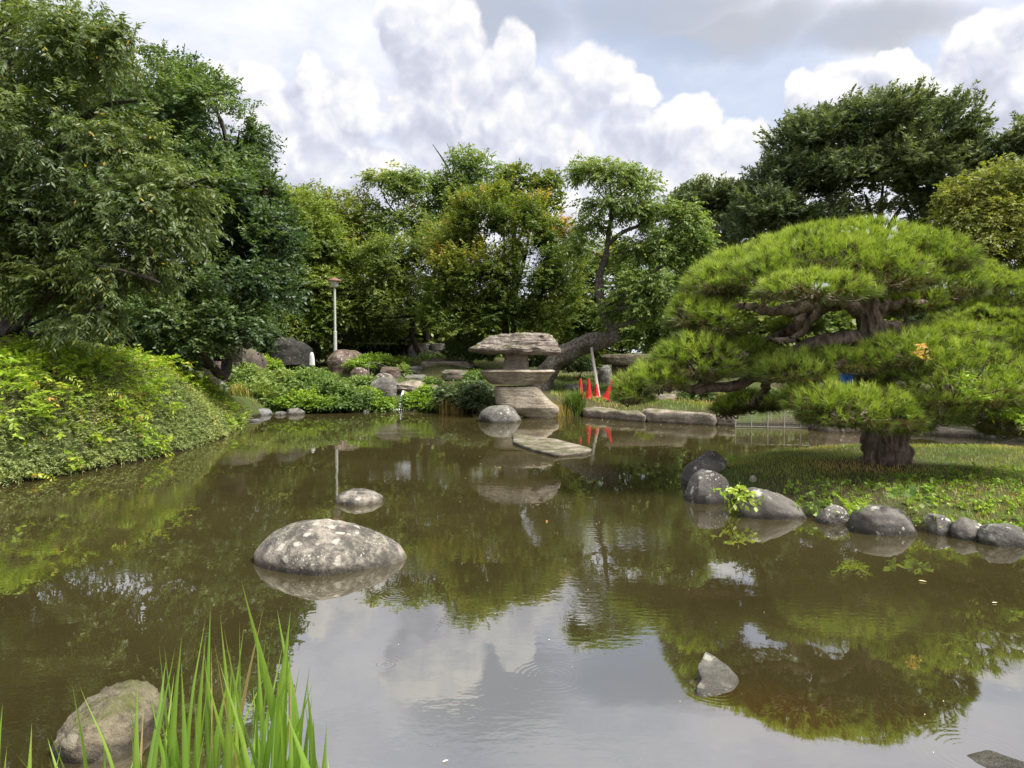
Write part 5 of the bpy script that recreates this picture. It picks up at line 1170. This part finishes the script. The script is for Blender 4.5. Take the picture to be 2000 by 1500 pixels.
def tuft(label, px, py, D, n, h, r_, w_, mat, tone, seed, lean=.8, name='grass_tuft'):
    rng = np.random.default_rng(seed); c = A(px, py, D); a = rng.uniform(0, 2 * PI, n); rr = rng.random(n) * r_
    x_, y_ = c.x + np.cos(a) * rr, c.y + np.sin(a) * rr; z_ = np.maximum(hfun(x_, y_), 0.0)
    v, f, t = blades(rng, np.column_stack([x_, y_, z_]), h, w_, lean, np.full(n, tone) + rng.normal(0, .1, n))
    o = place(name, v, f, mat, (c.x, c.y, float(z_.mean())), None, t); return tag(o, label, 'grass tuft')
tuft('dark arching grass tuft at the water right of the lantern', 1122, 805, 19.7, 420, .62, .28, .018, 'grass', .12, 1)
tuft('bright green grass tuft on the left bank at the water', 528, 805, 20.6, 420, .62, .30, .018, 'grass', .42, 2)
tuft('dry brown grass clump beside the blue grey boulder', 470, 790, 20.3, 200, .4, .35, .014, 'grass', .58, 3)
tuft('hanging dry grass clump at the right foot of the lantern', 1085, 790, 19.6, 360, .35, .5, .014, 'grass', .78, 4)
tuft('grass tuft between the two layered edge stones', 1262, 815, 19.6, 300, .4, .25, .014, 'grass', .42, 5)
tuft('drooping root fringe under the ivy bush', 885, 800, 20.3, 260, .5, .4, .012, 'grass', .84, 6)
tuft('pale grass clump around the foot of the support pole', 1168, 790, 20.6, 220, .16, .22, .02, 'grass', .60, 7)
# ferns on the island
def fern(label, px, py, z, L, n, seed, tone=.6, up=.9):
    rng = np.random.default_rng(seed); c = G(px, py, z); t = thing('fern', label, 'fern', tuple(c))
    for k in range(n):
        a = 2 * PI * k / n + rng.uniform(-.3, .3); d = unit(np.array([math.cos(a) * .6, math.sin(a) * .6, up])); lv = LV(); Mn = 26
        v, f, tt = sprays(rng, np.array([[c.x, c.y, c.z]]), d[None], L * rng.uniform(.8, 1.1), Mn, L * .24, L * .045, .28, .1, False, np.array([tone]), spread=1.5, flat=.5, tj=.05)
        # leaflets shorten towards the tip
        w_ = np.interp(np.arange(Mn), [0, 5, Mn - 1], [.6, 1, .12]); vv = v.reshape(Mn, 4, 3); b_ = vv[:, :1]; vv = b_ + (vv - b_) * w_[:, None, None]
        lv.add(vv.reshape(-1, 3), f, tt); o = lv.make('frond', 'wisteria_leaf', tuple(c), t); del o['kind']
fern('bright upright fern in the middle of the island edge', 1668, 1005, .2, .36, 8, 1)
fern('small fern at the back left corner of the island', 1432, 905, .12, .26, 6, 2, .4)
fern('little fern in the island grass right of the trunk', 1785, 960, .3, .16, 5, 3, .3)
# broad leaved plant by the lichen stones
lv = LV(); rg = np.random.default_rng(3); c = G(1448, 970, .20); n = 20; P = np.array([c.x, c.y, c.z + .05]) + rg.normal(0, 1, (n, 3)) * np.array([.09, .08, .04])
lv.add(*sprays(rg, P, unit(rg.normal(0, .6, (n, 3)) + np.array([0, -.5, .3])), .14, 6, .07, .045, .6, .4, False, .7 + rg.normal(0, .15, n)))
o = lv.make('leafy_plant', 'weed_bright', tuple(c)); tag(o, 'yellow green leafy plant hanging over the water between two island stones', 'plant')
lv = LV(); c = G(1790, 978, .30); n = 10; P = np.array([c.x, c.y, c.z]) + rg.normal(0, 1, (n, 3)) * np.array([.14, .08, .01])
lv.add(*sprays(rg, P, unit(rg.normal(0, .6, (n, 3)) + np.array([0, 0, .8])), .12, 4, .09, .07, .4, .1, False, .4 + rg.normal(0, .1, n)))
o = lv.make('leafy_plant', 'weed', tuple(c)); tag(o, 'broad leaved dock plant above the lichen patched stone', 'plant')
# yellow fern sprays poking out of the pine
lv = LV(); spots = [(1790,690,8.0,.05),(1875,745,7.7,.5),(1885,760,7.7,.55),(1870,770,7.7,.5),(1905,780,7.7,.55),(1960,810,7.6,.45),(1985,815,7.6,.5)]
for px, py, D_, tn in spots:
    c = A(px, py, D_); n = 5; P = np.array([[c.x, c.y, c.z]] * n) + rg.normal(0, .03, (n, 3)); lv.add(*sprays(rg, P, unit(rg.normal(0, .5, (n, 3)) + np.array([.3, -.5, .7])), .2, 13, .06, .02, .5, .3, False, np.full(n, tn if tn > .1 else .99), spread=1.3, tj=.04))
o = lv.make('wisteria', 'wisteria_leaf', tuple(A(1880, 760, 7.7))); tag(o, 'pale wisteria shoots climbing through the right side of the big pine', 'plant')

# ------------------------------------------------------------------ surface roots and floating specks
m = MB(); 
for pts, r_ in [([G(1700, 915, .26), G(1716, 932, .27), G(1745, 938, .28), G(1770, 936, .24)], .035), ([G(1760, 905, .26), G(1790, 918, .26), G(1820, 922, .22)], .03), ([G(1690, 905, .26), G(1670, 915, .24)], .03)]:
    P, R = smoothpath(pts, [r_, r_ * .9, r_ * .5][:len(pts)] if len(pts) < 4 else [r_, r_, r_ * .8, r_ * .3], 14); m.tube(P, R, 8, rough=.3, seed=3)
pt_ = [o for o in bpy.data.objects if o.name == 'pine_tree'][0]
o = m.make('root', 'bark_pine', tuple(pt_.location), pt_, True)
rng = np.random.default_rng(55); n = 2600
x = rng.uniform(-7, 12, n); y = rng.uniform(3, 21, n) ; dd = fbm(np.column_stack([x, y, x * 0]), .5, 3)
ok = (sdf(POND, x, y) < -.05) & (sdf(ISL, x, y) > .1) & (rng.random(n) < np.clip((x + 2) / 9, .04, .9)) & (dd > .42); x, y = x[ok], y[ok]; n = len(x)
s = rng.uniform(.004, .012, n) * np.where(rng.random(n) < .05, 2.4, 1) * np.clip(y / 9, .55, 1.4); a = rng.uniform(0, 2 * PI, n); e = rng.uniform(.3, .7, n)
P = np.column_stack([x, y, np.full(n, .004)]); U_ = np.column_stack([np.cos(a), np.sin(a), a * 0]) * s[:, None]; W_ = np.column_stack([-np.sin(a), np.cos(a), a * 0]) * (s * e)[:, None]
hh = np.array([0, 0, .003]); v = np.stack([P - U_, P - W_ + hh, P + U_, P + W_ + hh], 1).reshape(-1, 3); f = np.arange(n * 4).reshape(-1, 4)
o = place('floating_specks', v, f, 'speck', (5, 10, 0), None, np.repeat(rng.random(n), 4)); tag(o, 'tiny pale petals and dust floating on the pond', 'debris', kind='stuff')
def leaf_on_water(label, px, py, s, mat, tone):
    c = G(px, py, .006); rg = np.random.default_rng(px); 
    a = rg.uniform(0, 6); ca, sa = math.cos(a), math.sin(a); pts = [(-1, 0, 0), (-.4, -.38, .12), (.3, -.32, .10), (1, 0, .06), (.3, .32, .10), (-.4, .38, .12), (0, 0, 0)]
    v = [(c.x + (x_ * ca - y_ * sa) * s, c.y + (x_ * sa + y_ * ca) * s, c.z + z_ * s) for x_, y_, z_ in pts]; f = np.array([(i, (i + 1) % 6, 6) for i in range(6)])
    o = place('fallen_leaf', v, f, mat, tuple(c), None, np.full(7, tone)); tag(o, label, 'leaf')
leaf_on_water('orange leaf floating in the middle of the pond', 1068, 1018, .03, 'wisteria_leaf', 1.0)
leaf_on_water('yellow leaf floating below the lantern reflection', 975, 913, .05, 'leaf_yellow', 1.0)
leaf_on_water('pale leaf floating below the island stones', 1802, 1135, .03, 'speck', .4)
leaf_on_water('pale oval leaf floating far right of the island reflection', 1943, 1177, .02, 'speck', 1.0)
leaf_on_water('pale leaf on the sky reflection at bottom centre', 870, 1486, .014, 'speck', .9)

# ------------------------------------------------------------------ reeds in the foreground
def reed_clump(label, cx, cy, blades_, seed):
    rg = random.Random(seed); t = thing('reed_clump', label, 'reeds', (cx, cy, .0))
    for px, py, D_, wd in blades_:
        tip = A(px, py, D_); bx, by = cx + rg.gauss(0, .10), cy + rg.gauss(0, .07); base = Vector((bx + (tip.x - cx) * .55, by, -.05))
        mid = base.lerp(tip, .55) + Vector((rg.uniform(-.03, .03), rg.uniform(-.02, .02), .05))
        N_ = 14; P, _ = smoothpath([base, mid, tip], [1, 1, 1], N_); T = np.gradient(P, axis=0); T = unit(T)
        ang = rg.uniform(-1.0, 1.0); sd = unit(np.cross(T, np.array([math.sin(ang), math.cos(ang), .1]))); nn = unit(np.cross(sd, T))
        wp_ = np.array([math.sin(PI * min(1, (i / (N_ - 1)) * .55 + .30)) ** .8 if i < N_ - 1 else .02 for i in range(N_)])[:, None] * wd * .5
        wp_ *= np.interp(np.arange(N_), [0, N_ * .55, N_ - 1], [1, 1, .04])[:, None]
        l_ = P - sd * wp_; r2 = P + sd * wp_; c_ = P - nn * wp_ * .35
        v = np.vstack([l_, c_, r2]); i_ = np.arange(N_ - 1)
        f = np.vstack([np.stack([i_, i_ + 1, i_ + 1 + N_, i_ + N_], -1), np.stack([i_ + N_, i_ + 1 + N_, i_ + 1 + 2 * N_, i_ + 2 * N_], -1)])
        tn = rg.uniform(.15, .65) if rg.random() > .05 else .95; tone = np.tile(np.linspace(tn - .15 if tn < .9 else tn, tn + .2, N_), 3); tone[N_:2 * N_] += .12
        place('blade', v, f, 'reed', (cx, cy, 0), t, tone)
rg = random.Random(17)
def gen(lst, n, D0, seed):
    r = random.Random(seed); out_ = [(x, y, D0 + r.uniform(-.15, .15), r.uniform(.016, .031)) for x, y in lst]
    while len(out_) < n:
        x, y = r.choice(lst); out_.append((x + r.gauss(0, 16), min(1490, y + abs(r.gauss(60, 90))), D0 + r.uniform(-.2, .2), r.uniform(.007, .021)))
    return out_
reed_clump('tall main clump of fresh green reeds at lower left', A(490, 1650, 2.15).x, 2.15, gen([(471,1133),(411,1178),(516,1180),(541,1188),(500,1225),(430,1198),(468,1210),(565,1205),(568,1190),(552,1262),(575,1270),(586,1300),(600,1330),(540,1300),(375,1345),(402,1235),(452,1300)], 60, 2.2, 1), 1)
reed_clump('shorter reeds standing in front of the tan boulder', A(330, 1680, 2.05).x, 2.05, gen([(310,1258),(354,1290),(325,1285),(244,1322),(268,1330),(290,1355),(140,1330),(203,1410),(97,1430),(355,1240)], 26, 2.1, 2), 2)
reed_clump('right hand fringe of reeds leaning over the sky reflection', A(590, 1700, 2.0).x, 2.0, gen([(612,1400),(638,1410),(590,1440),(555,1380),(570,1350),(640,1480),(500,1400),(535,1420)], 18, 2.05, 3), 3)
reed_clump('few lone reed tips at the very left bottom edge', A(-10, 1600, 2.1).x, 2.1, gen([(62,1410),(5,1372),(30,1470)], 5, 2.1, 4), 4)
print('TRIS', sum(len(o.data.loops) - 2 * len(o.data.polygons) for o in bpy.data.objects if o.type == 'MESH'))
